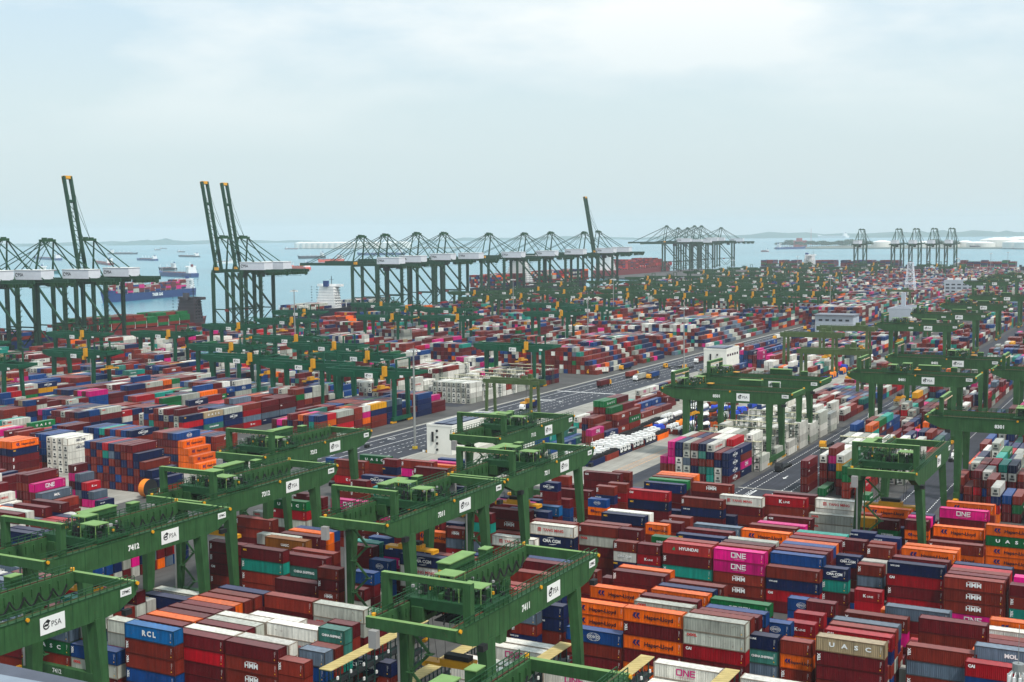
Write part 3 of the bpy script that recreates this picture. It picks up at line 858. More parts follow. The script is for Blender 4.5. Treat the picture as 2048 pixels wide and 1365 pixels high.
# lettering of the middle distance boxes joined to the mass
tv=[];tf=[];tcn=[]
def add_logo(lg,Lc,M_):
    for (pn,col,v,f) in logo(lg,Lc):
        b=len(tv); 
        for p in v: q=M_@Vector((p[0],p[1]-.02,p[2])); tv.append((q.x,q.y,q.z))
        for t_ in f: tf.append(tuple(x+b for x in t_)); tcn.append(lin(LC[col]))
for i,c in enumerate(CON):
    if i in IND or cnt[i]<6 or not c[6]: continue
    U,Vv,z,Lc,ori=c[:5]; M_=Matrix.Translation((U,Vv,z)) if ori=='U' else Matrix.Translation((U+W,Vv,z))@Matrix.Rotation(math.pi/2,4,'Z')
    add_logo(c[6],Lc,M_)
rb=random.Random(9); nb_=0
for (u,v,z,Lc,k) in BULK:
    if v>760 or nb_>900: continue
    if rb.random()<.35:
        lg=default_logo(KEYS[k],Lc,rb)
        if lg and lg not in('TEX',): add_logo(lg,Lc,Matrix.Translation((u+W,v,z))@Matrix.Rotation(math.pi/2,4,'Z')); nb_+=1
def qd(a,b_,c_,d,col):
    i=len(tv); tv.extend((a,b_,c_,d)); tf.append((i,i+1,i+2,i+3)); tcn.append(col)
def ends(u,v,z,k,th):
    y=v-.0
    y=v+.03
    if k in 'wg':
        qd((u+.55,y,z+.5),(u+W-.55,y,z+.5),(u+W-.55,y,z+1.15),(u+.55,y,z+1.15),(.10,.10,.10)); qd((u+.9,y,z+1.4),(u+W-.9,y,z+1.4),(u+W-.9,y,z+2.2),(u+.9,y,z+2.2),(.05,.06,.06))
        qd((u+.12,y,z+.12),(u+.22,y,z+.12),(u+.22,y,z+th-.05),(u+.12,y,z+th-.05),(.32,.22,.14)); qd((u+W-.22,y,z+.12),(u+W-.12,y,z+.12),(u+W-.12,y,z+th-.05),(u+W-.22,y,z+th-.05),(.32,.22,.14))
    else:
        c=colk(k,1.0)
        for x in (.75,1.95): qd((u+x-.05,y,z+.2),(u+x+.05,y,z+.2),(u+x+.05,y,z+th-.1),(u+x-.05,y,z+th-.1),tuple(c*.6+.12))
        qd((u+W/2-.04,y,z+.15),(u+W/2+.04,y,z+.15),(u+W/2+.04,y,z+th-.1),(u+W/2-.04,y,z+th-.1),tuple(c*.35)); qd((u+.2,y,z+.12),(u+W-.2,y,z+.12),(u+W-.2,y,z+.3),(u+.2,y,z+.3),tuple(c*.5))
def side_rib(u,v,z,Lc,k,th):
    c=colk(k,1.0)*.62; x=u+W-.03
    n=int(Lc/1.6)
    for j in range(n): y=v+.5+j*1.6; qd((x,y,z+.3),(x,y+.16,z+.3),(x,y+.16,z+th-.15),(x,y,z+th-.15),tuple(c))
for i,c in enumerate(CON):
    if i in IND or c[4]!='V' or cnt[i]<3: continue
    ends(c[0],c[1],c[2],c[5],c[7]); side_rib(c[0],c[1],c[2],c[3],c[5],c[7])
for (u,v,z,Lc,k) in BULK:
    if v<640: ends(u,v,z,KEYS[k],T); side_rib(u,v,z,Lc,KEYS[k],T)
b0=len(verts)
allv=np.concatenate([verts,np.array(tv)]); tl=np.array([x+b0 for f in tf for x in f]); ttot=np.array([len(f) for f in tf]); tst=len(loops)+np.concatenate([[0],np.cumsum(ttot)[:-1]])
tcol=np.concatenate([np.repeat(np.array([list(c)+[1]]),n,0) for c,n in zip(tcn,ttot)])
me=bpy.data.meshes.new('container_mass'); me.vertices.add(len(allv)); me.vertices.foreach_set('co',allv.astype(np.float32).ravel())
LP=np.concatenate([loops,tl]).astype(np.int32); me.loops.add(len(LP)); me.loops.foreach_set('vertex_index',LP)
PS=np.concatenate([starts,tst]).astype(np.int32); PT=np.concatenate([totals,ttot]).astype(np.int32)
me.polygons.add(len(PS)); me.polygons.foreach_set('loop_start',PS)
try: me.polygons.foreach_set('loop_total',PT)
except Exception: pass
ca=me.attributes.new('Col','FLOAT_COLOR','CORNER'); ca.data.foreach_set('color',np.concatenate([cols,tcol]).astype(np.float32).ravel())
me.polygons.foreach_set('use_smooth',np.zeros(len(PS),dtype=bool)); me.update(calc_edges=True); me.validate(); me.shade_flat()
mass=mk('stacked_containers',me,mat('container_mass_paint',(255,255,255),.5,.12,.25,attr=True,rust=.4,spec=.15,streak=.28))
tag(mass,'thousands of stacked shipping containers of every colour filling the port yard','containers','containers stacked in the yard','stuff')
print('mass of',nC,'boxes')
# ---------------- yard cranes
gA=mat('crane_green',(50,88,50),.62,.16,.35,rust=.45,spec=.2,streak=.28); gAl=mat('crane_light_green',(116,148,88),.6,.12,.4,rust=.3,spec=.2); gB=mat('deep_crane_green',(6,78,54),.62,.14,.3,rust=.2,spec=.2,streak=.2); gC=mat('olive_crane_green',(40,78,46),.62,.16,.3,rust=.3,spec=.2,streak=.2); gS=mat('quay_crane_green',(34,72,52),.62,.14,.2,rust=.3,spec=.2,streak=.2); gD=mat('olive_drab',(72,92,48),.6,.16,.3,rust=.45,streak=.2)
gdk=mat('machinery_dark_green',(26,70,38),.6,.2,.8); dark=mat('dark_machinery',(30,32,34),.6,.2); yelm=mat('safety_yellow',(214,150,20),.5,.12,.6,rust=.4); railm=mat('rusty_rail',(96,56,38),.7,.15); greym=mat('grey_cabinet',(150,148,146),.6,.08); redm=mat('red_paint',(190,60,44),.5,.1); glass=mat('window_glass',(30,44,54),.12,.1,spec=.8)
GH=23.6; GT=28.2
def railing(mb,x0,x1,y,z,h=1.1,step=2.0,tk=.08):
    mb.bar((x0,y,z+h),(x1,y,z+h),tk); mb.bar((x0,y,z+h*.5),(x1,y,z+h*.5),tk*.8)
    n=int((x1-x0)/step)
    for i in range(n+1): x=x0+(x1-x0)*i/max(1,n); mb.bar((x,y,z),(x,y,z+h),tk*.9)
def sign(parent,x,y,z,wd,ht):
    s=MB().box(x-wd/2,y-.06,z-ht/2,x+wd/2,y-.01,z+ht/2).build('sign',white,parent)
    v=[];f=[]; put_text(v,f,'PSA',x+wd*.14,z-.05,ht*.36,y-.09,.0,'CENTER',.95); mb=MB(); mb.v=v; mb.f=f
    cx=x-wd*.26
    for i in range(14):
        a=2*math.pi*i/16+.5;b=2*math.pi*(i+1)/16+.5; R=ht*.24; P=lambda t,k:(cx+R*k*math.cos(t),y-.09,z+R*k*math.sin(t)); mb.quad(P(a,1),P(a,.68),P(b,.68),P(b,1))
    mb.quad((cx-R*.8,y-.09,z-.05*ht),(cx+R*.5,y-.09,z-.05*ht),(cx+R*.9,y-.09,z+.08*ht),(cx-R*.4,y-.09,z+.08*ht))
    mb.quad((cx-R*.2,y-.09,z+.26*ht),(cx+R*.7,y-.09,z+.1*ht),(cx+R*1.3,y-.09,z+.2*ht),(cx+R*.5,y-.09,z+.34*ht))
    mb.build('lettering',black,s)
def sill_text(par,txt,x,y,z,h): text_obj('number',txt,x,z,h,white,par,y,.03)
def crane_A(green=gA,trolley_x=8.0,light=gAl,far=False):
    """bridge-type yard crane: span along x, front legs at y=0, rear at y=D"""
    D=15.2; S_=33.4; r=empty('yard_crane')
    for y,gy,nm in ((0,0,'front'),(D,1,'rear')):
        g=MB(); g.prism([(-6,0),(-10.5,0),(-10.5,0),],0,0) if False else None
        y0,y1=(y-.9,y+.9)
        # girder with tapered cantilevers
        prof=[(-10.5,GT),(42.2,GT),(42.2,GT-2.3),(38.2,GH+.4),(S_+1.6,GH),(-1.6,GH),(-5.5,GH+.6),(-10.5,GT-1.9)]
        i=len(g.v); n=len(prof); g.v+=[(a,y0,b) for a,b in prof]+[(a,y1,b) for a,b in prof]
        g.f+=[tuple(range(i,i+n)),tuple(range(i+2*n-1,i+n-1,-1))]+[(i+j,i+n+j,i+n+(j+1)%n,i+(j+1)%n) for j in range(n)]
        if not far:
            iy=y1 if gy==0 else y0; s_=1 if gy==0 else -1
            for j in range(26): xx=-8+j*2; a,b=sorted((iy,iy+.35*s_)); g.box(xx,a,GT-2.2,xx+.18,b,GT-.7)
        gd=g.build('girder',green,r)
        if not far:
            sm_=MB(); yo2=(y0-.03,y0) if gy==0 else (y1,y1+.03)
            for j in range(13): xx=-4+j*3.5; sm_.box(xx,yo2[0],GH+.15,xx+.07,yo2[1],GT-.1)
            sm_.box(-8,yo2[0]-.1,GT-.12,41,yo2[1],GT+.0); sm_.build('weld_seam',gdk,gd)
        MB().box(-10,(y0+y1)/2-.12+(.35 if gy==0 else -.35),GT,41.8,(y0+y1)/2+.12+(.35 if gy==0 else -.35),GT+.16).build('rail',railm,gd)
        if not far:
            rl=MB(); yo=y0-.05 if gy==0 else y1+.05; railing(rl,-10,41.8,yo,GT,1.2,1.6,.13); railing(rl,-10,41.8,(y0+.2 if gy==1 else y1-.2),GT,1.1,1.6,.11); rl.build('railing',gdk,gd)
    for x,nm in ((-10.9,0),(41.8,1)):
        MB().box(x,-.9,GT-1.7,x+.9,D+.9,GT+.05).build('end_beam',light if False else green,r)
        MB().box(x-.02,-.92,GT+.05,x+.92,D+.92,GT+.10).build('beam_cap',light,r)
    for x in (0,S_):
        sx=-1 if x==0 else 1
        for y in (0,D):
            sy=-1 if y==0 else 1
            MB().bar((x,y,GH+.3),(x+sx*.2,y+sy*1.3,2.6),2.6,2.0,1.5,1.5).build('leg',green,r)
        sb=MB().box(x-.9+sx*.2,-2.6,1.5,x+.9+sx*.2,D+2.6,3.4).build('sill_beam',green,r)
        for y in (-1.8,D+1.8):
            bg_=MB()
            for dy in (-2.2,-.8,.8,2.2): bg_.cyl((x-.5+sx*.2,y+dy,.62),(x+.5+sx*.2,y+dy,.62),.6,n=10)
            bg_.box(x-.7+sx*.2,y-2.9,.7,x+.7+sx*.2,y+2.9,1.5); bg_.build('bogie',yelm,r)
    # overhead frame at the left end
    pf=MB(); zz=GT+6.2; pf.box(-6.3,-.9,GT,-5.0,.5,zz); pf.box(-6.3,D-.5,GT,-5.0,D+.9,zz); pf.box(-6.1,-.9,zz-.9,-5.2,D+.9,zz+.1); fr=pf.build('overhead_frame',green,r)
    MB().box(-6.15,-.95,zz+.1,-5.15,D+.95,zz+.16).build('beam_cap',light,fr)
    st=MB()
    for j in range(11): st.box(-4.9,j*1.4+.2,zz-1.3,-4.6,j*1.4+.9,zz-1.0)
    st.build('striped_bar',mat('warning_stripes',(222,190,160),.6,.05),fr)
    # trolley
    t=empty('trolley'); t.parent=r; t.location=(trolley_x,0,0)
    fr=MB(); z=GT+.3; fr.box(-4.5,-.3,z,4.5,D+.3,z+.5); fr.box(-4.5,1,z-1.2,-4.0,D-1,z); fr.box(4.0,1,z-1.2,4.5,D-1,z); fr.build('deck',gdk if not far else green,t)
    ms=MB(); rr=random.Random(4)
    for j in range(26):
        x=-3.8+rr.random()*6.4; y=1+rr.random()*(D-3); s1=.3+rr.random()*.7; ms.box(x,y,z+.5,x+s1*1.6,y+s1*1.3,z+.8+s1*1.3)
    ms.cyl((-1.2,4,z+1.5),(-1.2,7.5,z+1.5),.95,n=10); ms.cyl((1.6,8.5,z+1.5),(1.6,12,z+1.5),.95,n=10); ms.build('machinery',gA if not far else green,t)
    dm=MB()
    for j in range(26): x=-3.8+rr.random()*7.2; y=.2+rr.random()*(D-1); q_=.2+rr.random()*.6; dm.box(x,y,z+.5,x+q_,y+q_,z+1.0+rr.random()*1.6)
    for j in range(30):
        x=-4+rr.random()*8; y=-.2+rr.random()*(D); h_=1+rr.random()*2.2; dm.bar((x,y,z+.5),(x,y,z+.5+h_),.08); dm.bar((x,y,z+.5+h_),(x+rr.uniform(-1.5,1.5),y+rr.uniform(-1.5,1.5),z+.5+h_*.8),.07)
    for j in range(9): y=.8+j*1.7; dm.box(-4.2,y,z-2.2,4.2,y+.12,z-1.9); dm.bar((rr.uniform(-4,4),y,z),(rr.uniform(-4,4),y,z-3),.12)
    dm.build('motor',dark,t); MB().cyl((2.6,3.5,z+.6),(2.6,3.5,z+2.2),.55,n=8).build('drum',greym,t)
    rl=MB(); 
    for (a,b) in ((-4.6,4.6),): railing(rl,a,b,-.4,z+.5,1.2); railing(rl,a,b,D+.4,z+.5,1.2)
    for x in (-4.6,4.6): rl.bar((x,-.4,z+1.7),(x,D+.4,z+1.7),.07)
    for y in (0,3,6,9,12,D): rl.bar((-4.6,y,z+.5),(-4.6,y,z+1.7),.06); rl.bar((4.6,y,z+.5),(4.6,y,z+1.7),.06)
    rl.build('railing',gdk,t)
    for (x0,y0,x1,y1) in ((-3.9,.8,-.2,5.2),(.6,8.6,4.4,12.6)):
        rf_=MB().box(x0,y0,z+3.3,x1,y1,z+3.45)
        for a in (x0+.1,x1-.1):
            for b in (y0+.1,y1-.1): rf_.bar((a,b,z+.5),(a,b,z+3.3),.12)
        rf_.build('roof',light,t)
    MB().box(-4.9,D-3.6,z-3.4,-2.6,D-1.4,z-.9).build('cabin',green,t)
    MB().bar((3.2,D-2,z+.5),(3.2,D-2,z+3.4),.18).bar((3.2,D-2,z+3.3),(3.2,D-4.6,z+3.3),.18).build('jib',yelm,t)
    hp=MB()
    for a in (-2.2,2.2):
        for b in (3.4,D-3.4): hp.bar((a,b,z),(a*.6,b+(.8 if b<8 else -.8),17.6),.06)
    hp.build('hoist_rope',dark,t)
    sp=MB(); sp.box(-1.1,1.0,16.6,1.1,D-1.0,17.1) if True else None
    sp.box(-1.25,1.0,16.2,1.25,1.6,16.9).box(-1.25,D-1.6,16.2,1.25,D-1.0,16.9).box(-1.2,4.6,17.1,1.2,D-4.6,17.9)
    spo=sp.build('spreader',yelm,t); MB().box(-.8,5.2,17.9,.8,D-5.2,18.7).build('headblock',dark,spo)
    # small fittings all over the deck: cages, pipes, lamps
    cg=MB(); r5=random.Random(15)
    for j in range(46):
        x=r5.uniform(-4.4,4.4); y=r5.uniform(0,D); h_=r5.uniform(.6,2.6); a=r5.uniform(.3,1.2)
        for dx,dy in ((0,0),(a,0),(0,a),(a,a)): cg.bar((x+dx,y+dy,z+.5),(x+dx,y+dy,z+.5+h_),.09)
        cg.bar((x,y,z+.5+h_),(x+a,y,z+.5+h_),.09); cg.bar((x,y+a,z+.5+h_),(x+a,y+a,z+.5+h_),.09)
    cg.build('deck_framework',gdk,t)
    lm=MB()
    for j in range(16): x=r5.uniform(-4.4,4.4); y=r5.uniform(0,D); q_=r5.uniform(.2,.45); h_=r5.uniform(.6,2.4); lm.box(x,y,z+h_,x+q_,y+q_,z+h_+q_)
    lm.build('junction_box',greym,t); ym=MB()
    for j in range(9): x=r5.uniform(-4.4,4.4); y=r5.uniform(0,D); ym.box(x,y,z+1,x+.35,y+.35,z+1.5)
    ym.box(5.2,D-4,z+.4,7.6,D-1.2,z+.6); ym.build('yellow_trim',yelm,t)
    ul=MB()
    for j in range(14): x=r5.uniform(-4,4); y=r5.uniform(1,D-1); ul.bar((x,y,z-.2),(x+r5.uniform(-1,1),y+r5.uniform(-1,1),z-r5.uniform(1.5,4)),.2)
    ul.box(-2.6,3,z-3.6,2.6,D-4.5,z-3.4); ul.build('under_deck_frame',dark,t)
    # electrical house on the rear girder
    eh=MB(); eh.box(16,D+1.2,GT-.4,25,D+3.8,GT+2.2); eo=eh.build('electrical_house',green,r); MB().box(15.8,D+1.0,GT+2.2,25.2,D+4.0,GT+2.4).build('roof',light,eo)
    MB().box(12,D+1.2,GT-1.2,29,D+3.6,GT-.4).build('walkway',green,r)
    e2=MB().box(29.5,D+1.2,GT-.3,32,D+3.0,GT+1.7).build('cabinet',green,r)
    MB().box(29.4,D+1.1,GT+1.7,32.1,D+3.1,GT+1.85).build('roof',light,e2)
    # festoon cable
    fc=MB(); y=D-1.5; n=9; x0=trolley_x+6; dx=3.2
    for j in range(n):
        a=x0+j*dx
        if a+dx>41: break
        pr=None
        for q in range(7):
            x=a+dx*q/6; zc=GT-1.6-1.9*math.sin(math.pi*q/6)
            if pr: fc.bar(pr,(x,y,zc),.22)
            pr=(x,y,zc)
    fc.build('festoon_cable',dark,r)
    # stairs on the front-left leg, cabinets, lamps
    if not far:
        sr_=MB(); x=-2.6
        for j in range(6):
            z0=2.6+j*3.6; a,b=(2.2,6.0) if j%2==0 else (6.0,2.2)
            sr_.bar((x,D-a,z0),(x,D-b,z0+3.6),.12,.5); sr_.box(x-.6,D-b-.7,z0+3.5,x+.6,D-b+.7,z0+3.6); sr_.bar((x-.5,D-a,z0+1),(x-.5,D-b,z0+4.6),.06)
        sr_.bar((x,D-1.7,2),(x,D-1.7,GH+1),.3); sr_.build('stairs',green,r)
        MB().box(-12.1,D-1.9,GT-4.6,-11,D-.4,GT-1.7).build('cable_box',greym,r)
        MB().cyl((-2.4,D+.3,2.8),(-2.4,D+.3,GH),.22).build('conduit',steel,r)
        bm=MB()
        for x in (-9.8,18,42.4): bm.cyl((x,-.95,GT-.3),(x,-1.25,GT-.3),.35,n=8)
        bm.cyl((42.4,D,GT+.1),(42.4,D,GT+.6),.4); bm.cyl((-9.8,D,GT+.1),(-9.8,D,GT+.5),.4); bm.build('warning_lamp',yelm,r)
        for x in (-4.2,38.5): MB().box(x,-1.9,GH-.6,x+1.6,-.9,GH+.4).build('floodlight',dark,r)
        MB().box(-.6,-1.0,2.6,.9,1.0,2.61).build('leg_plate',green,r)
        p=MB().box(S_+5,-.96,GT-1.9,S_+7.6,-.91,GT-.6).build('maker_plate',white,r); text_obj('lettering','ZPMC',S_+6.3,GT-1.25,.55,black,p,-1.0)
    sign(r,S_-10.2,-.9,GT-2.3,5.2,2.9)
    return r
def crane_B(green=gB,far=False,trol=24):
    D=11.0; S_=31.5; r=empty('yard_crane'); H0=21.2; H1=25.0
    for y in (0,D):
        g=MB(); prof=[(-8.5,H1-.4),(-7.5,H1),(43,H1),(43,H1-1.2),(S_+2,H0),(-3,H0),(-8.5,H0+1.6)]
        n=len(prof); g.v=[(a,y-.8,b) for a,b in prof]+[(a,y+.8,b) for a,b in prof]; g.f=[tuple(range(n)),tuple(range(2*n-1,n-1,-1))]+[(j,n+j,n+(j+1)%n,(j+1)%n) for j in range(n)]
        gd=g.build('girder',green,r)
        if not far: rl=MB(); railing(rl,-8,42,y-.9 if y==0 else y+.9,H1,1.1,3); rl.build('railing',green,gd)
    for x in (-8.6,42.3): MB().box(x,-.8,H1-1.5,x+.8,D+.8,H1+.02).build('end_beam',green,r)
    for x in (0,S_):
        for y in (0,D):
            wl_=2.6 if x==0 else 1.9
            MB().bar((x,y,H0+.2),(x,y+(.6 if y else -.6),2.2),wl_,1.6,1.6,1.4).build('leg',green,r)
        MB().box(x-.8,-2.4,1.2,x+.8,D+2.4,2.9).build('sill_beam',green,r)
        bg_=MB()
        for y in (-1.5,D+1.5):
            for dy in (-1.6,-.5,.6,1.7): bg_.cyl((x-.5,y+dy,.6),(x+.5,y+dy,.6),.55,n=8)
        bg_.build('bogie',yelm,r)
    for (a,b,nm) in ((1.5,9.5,'cabinet'),(14.2,23.6,'cabinet')): MB().box(a,-2.6,H0+.1,b,-.8,H0+2.9).build(nm,green,r)
    MB().box(26,-2.4,H0+1.2,28,-.8,H1+2.2).box(25,-2.4,H0-.6,26.6,-.8,H0+1.6).build('stair_box',yelm,r)
    sign(r,18.6,-2.62,H0+1.3,4.6,2.3)
    pf=MB(); z=H1+5.6; pf.box(S_+1,-.6,H1,S_+1.7,.1,z); pf.box(S_+1,D-.1,H1,S_+1.7,D+.6,z); pf.box(S_+1,-.6,z-.5,S_+1.7,D+.6,z); pf.build('overhead_frame',green,r)
    t=empty('trolley'); t.parent=r; t.location=(trol,0,0); z=H1+.2
    MB().box(-4,-.3,z,4,D+.3,z+.5).build('deck',green,t); ms=MB(); rr=random.Random(6)
    for j in range(11): x=-3.6+rr.random()*6.4; y=.6+rr.random()*(D-2); s1=.4+rr.random()*.8; ms.box(x,y,z+.5,x+s1*1.4,y+s1*1.3,z+.7+s1*1.6)
    ms.build('machinery',gdk,t); MB().cyl((-1,3,z+1.4),(-1,6,z+1.4),.8).cyl((1.4,6,z+1.8),(1.4,8,z+1.8),.7).build('drum',greym,t)
    rf_=MB()
    for (x0,y0,x1,y1,h) in ((-3.6,.5,1.2,4.2,3.2),(-1,5.5,3.8,9.5,3.8)):
        rf_.box(x0,y0,z+h,x1,y1,z+h+.15)
        for a in (x0,x1):
            for b in (y0,y1): rf_.bar((a,b,z+.5),(a,b,z+h),.1)
    rf_.build('roof',green,t)
    hp=MB()
    for a in (-2,2):
        for b in (3,D-3): hp.bar((a,b,z),(a*.6,b,16),.06)
    hp.build('hoist_rope',dark,t); sp=MB().box(-1.2,-.5,14.8,1.2,.3,15.5).box(-1.2,D-.3,14.8,1.2,D+.5,15.5).box(-1,-.3,15.2,1,D+.3,15.8).box(-1,3.6,15.8,1,D-3.6,17); sp.build('spreader',yelm,t)
    if not far: MB().cyl((S_-1.6,-.8,3),(S_-1.6,-.8,H0),.2).build('conduit',steel,r)
    text_obj('number','PSA',1.0,H0+.9,.01,white,r,-.85) if False else None
    pl=MB().box(S_+3.5,-.86,H0+.9,S_+5.5,-.82,H0+2).build('maker_plate',white,r)
    return r
def place_number(o,txt,x,y,z,h=1.15): text_obj('number',txt,x,z,h,white,o,y,.045)
protoA=crane_A(); protoA.location=(0,0,0)
# near cranes whose span runs away from the camera
AG='green bridge cranes standing over the container blocks'
def adjust_trolley(o,x):
    for c in kids(o):
        if c.name.startswith('trolley'): c.location.x=x
first=True
def add_A(src,loc,rz,num,label,trol=None,lx=12.6):
    o=copy_tree(src); o.location=loc; o.rotation_euler.z=rz
    tag(o,label,'crane',AG)
    if trol is not None: adjust_trolley(o,trol)
    if num: place_number(o,num,lx,-.93,GT-2.4)
    return o
H90=math.pi/2
signx=33.4-10.2
# (number, sign pixel, trolley x along the span, label)
for num,x,y,tr,lab in ((None,105,1247,-30,'green bridge crane nearest the camera, only its rear end in the lower left'),
 ('7412',340,1072,8,'green bridge crane numbered 7412, at the left edge behind the nearest crane'),
 ('7411',1107,1182,4,'green bridge crane numbered 7411, large and nearest to the bottom centre'),
 ('7312',585,972,4,'green bridge crane numbered 7312, its trolley left of the number'),
 ('7311',930,1010,13,'green bridge crane numbered 7311, black cable loops along its rear girder'),
 ('7212',670,893,2,'green bridge crane numbered 7212, standing right of the orange container steps'),
 ('7211',1129,932,12,'green bridge crane numbered 7211, in front of the flat racks of white truck cabs'),
 ('7112',1097,860,12,'green bridge crane numbered 7112, in front of the white windowless building'),
 (None,1878,922,2,'green bridge crane seen end on, frame facing the camera, between the two right roads')):
    p=unproj(x,y,GT-2.3); o=add_A(protoA,(p.x-.9,p.y-signx,0),H90,num,lab,tr)
    if num=='7412': 
        q_=text_obj('number','7412',0,0,.95,white,o,0); q_.rotation_euler.z=-H90; q_.location=(-1.14,7.6,2.45)
p=unproj(1250,1345,GT); add_A(protoA,(p.x,p.y-43,0),H90,None,'green bridge crane at the bottom edge right of centre, only its rear corner in view',-8)
# cranes whose span runs across
for num,x,y,tr,lab in (('8501',1486,795,-1,'green bridge crane numbered 8501, over the white refrigerated containers'),('8502',1549,770,-4,'green bridge crane just behind the one numbered 8501'),
 ('8401',1856,762,10,'green bridge crane numbered 8401, spanning coloured containers left of the one numbered 8301'),('8402',1916,728,22,'green bridge crane numbered 8402, behind the one numbered 8401'),
 ('8503',1856,657,4,'green bridge crane in front of the grey depot, left leg by the pale paving'),('8504',1918,635,-6,'hazy green bridge crane second behind the one numbered 8402'),
 ('8403',1967,616,8,'hazy green bridge crane right of the white lattice tower, third rank'),('8505',2014,598,6,'hazy green bridge crane near the right edge below the far office block'),
 ('8603',1989,568,9,'faint green bridge crane right of the far office block'),('8604',2014,561,4,'faint green bridge crane near the right edge, one rank past the office block'),('8605',2039,554,12,'faintest green bridge crane at the right edge')):
    p=unproj(x,y,GT-2.3); add_A(protoA,(p.x-signx,p.y+.9,0),0,num,lab,tr)
for num,U_,V_,tr,lab in (('8301',-66.5,431.5,21,'green bridge crane numbered 8301, spreader holding a white container'),('8302',-66.5,585,30,'green bridge crane at the right edge behind the one numbered 8301'),('8304',-66.5,760,14,'green bridge crane at the right edge two ranks behind the one numbered 8301'),
  ('8305',-66.5,900,12,'green bridge crane at the right edge, third rank'),('8306',-66.5,1050,12,'hazy green bridge crane at the right edge, fourth rank'),('8307',-66.5,1210,12,'hazy green bridge crane at the right edge, fifth rank'),('8411',-121,1400,12,'hazy green bridge crane at the right edge, sixth rank')):
    add_A(protoA,(U_,V_,0),0,num,lab,tr)
for ch in list(protoA.children_recursive)+[protoA]: bpy.data.objects.remove(ch)
# deep green cranes of the left yard and olive ones beyond
pB=crane_B(gB); pC=crane_B(gC,True)
BLs=[(-70,690),(144,673),(316,672),(147,711),(457,656.6),(564,645),(591,628),(569,682),(438,699),(473,721),(597,734),(746,612.5),(796,620),(892,623),(765,638),(895,639),(643,697),(707,717),(737.5,750),(1025,698),(1097.5,613),(1175,620),(1103,631),(-35,735)]
CLs=[(1008,586),(1027,595),(1063,581),(1156,580),(1146,594),(1209,566),(1277,578),(1295,588),(1284,558),(1287,566),(1341,570),(1366,579),(1353,595),(1427,571),(1444,599),(1459,580),(1447,549),(1397,546),(1437,542),(1484,538),(1489,592),(1510,573),(1530,605.5),(1525,540),(1525,548),(1537,557),(1555,530),(1610,591),(1583,561),(1584,551),(1590,540),(1661,551),(1682,537.5),(1734,540.5),(1764,536),(1738,530),(1864,532),(1910,536),(960,600),(935,588),(1110,570),(1390,566),(1240,594)]
_r=random.Random(21)
for u_ in (-672,-618,-561,-507,-452,-399,-345,-240,-295):
    v_=1150+_r.random()*60
    while v_<2560:
        X=Vector((u_,v_,22.9-CAMZ)); w_=X.dot(fw); px_=(1024+FPX*X.dot(rt)/w_,682.5-FPX*X.dot(up)/w_)
        if all(abs(px_[0]-a)>26 or abs(px_[1]-b)>7 for a,b in CLs+BLs) and px_[0]<1650: CLs.append(px_)
        v_+=70+_r.random()*70
ranks=sorted(set(round(y/12) for x,y in BLs+CLs),reverse=True)
for lst,pr,col,grp in ((BLs,pB,'deep green','deep green cranes of the left yard'),(CLs,pC,'hazy olive green','olive green cranes of the far yard')):
    byr={}
    for (x,y) in lst: byr.setdefault(round(y/12),[]).append((x,y))
    for ri,rk in enumerate(sorted(byr,reverse=True)):
        for j,(x,y) in enumerate(sorted(byr[rk])):
            p=unproj(x,y,22.9); o=copy_tree(pr); o.location=(p.x-18.6,p.y+2.6,0); adjust_trolley(o,random.choice((24,26,33,38,12,20)))
            tag(o,'%s yard crane, %s from left in the %s rank of its kind'%(col,od(j),od(ri)),'crane',grp)
for q in (pB,pC):
    for ch in list(q.children_recursive)+[q]: bpy.data.objects.remove(ch)
# old drab gantries over the truck lanes
def gantry_D():
    r=empty('small_gantry'); h=18
    for y in (0,7): MB().box(-2,y-.5,h,28,y+.5,h+2).build('girder',gD,r)
    for x in (0,24):
        for y in (0,7): MB().bar((x,y,h),(x,y+(1 if y else -1),1.5),1.2,1.0).build('leg',gD,r)
        MB().box(x-.5,-2,1,x+.5,9,2.2).build('sill_beam',gD,r)
        b=MB()
        for y in (-1.5,8.5): b.cyl((x-.4,y,.6),(x+.4,y,.6),.6)
        b.build('wheel',dark,r)
    t=MB().box(17,-.4,h+2,23,7.4,h+2.6).box(18,1,h+2.6,20,3,h+4).box(20,4,h+2.6,22,6,h+4.6).build('trolley',gD,r); rl=MB(); railing(rl,-2,28,-.6,h+2); rl.build('railing',gD,r)
    MB().box(19,-2,9,21.4,9,9.8).box(19.4,2,9.8,21,5,11).build('spreader',yelm,r); hr=MB()
    for y in (2,5): hr.bar((20.2,y,11),(20.2,y,h),.08)
    hr.build('hoist_rope',dark,r); return r
pD=gantry_D()
for i,(x,y,lab) in enumerate(((975,840,'drab green gantry straddling the main road near the white building'),(1602,798,'drab green gantry over the crowded flat rack lanes'),(1640,735,'drab green gantry in front of the grey depot building'),(1568,752,'drab green gantry left of the grey depot over the road'),(1775,615,'drab green gantry left of the white lattice tower'))):
    p=unproj(x,y); o=pD if i==0 else copy_tree(pD); o.location=p; tag(o,lab,'gantry','small drab gantries')
    if i in (1,2,3): o.scale=(1.25,1.2,1.35)
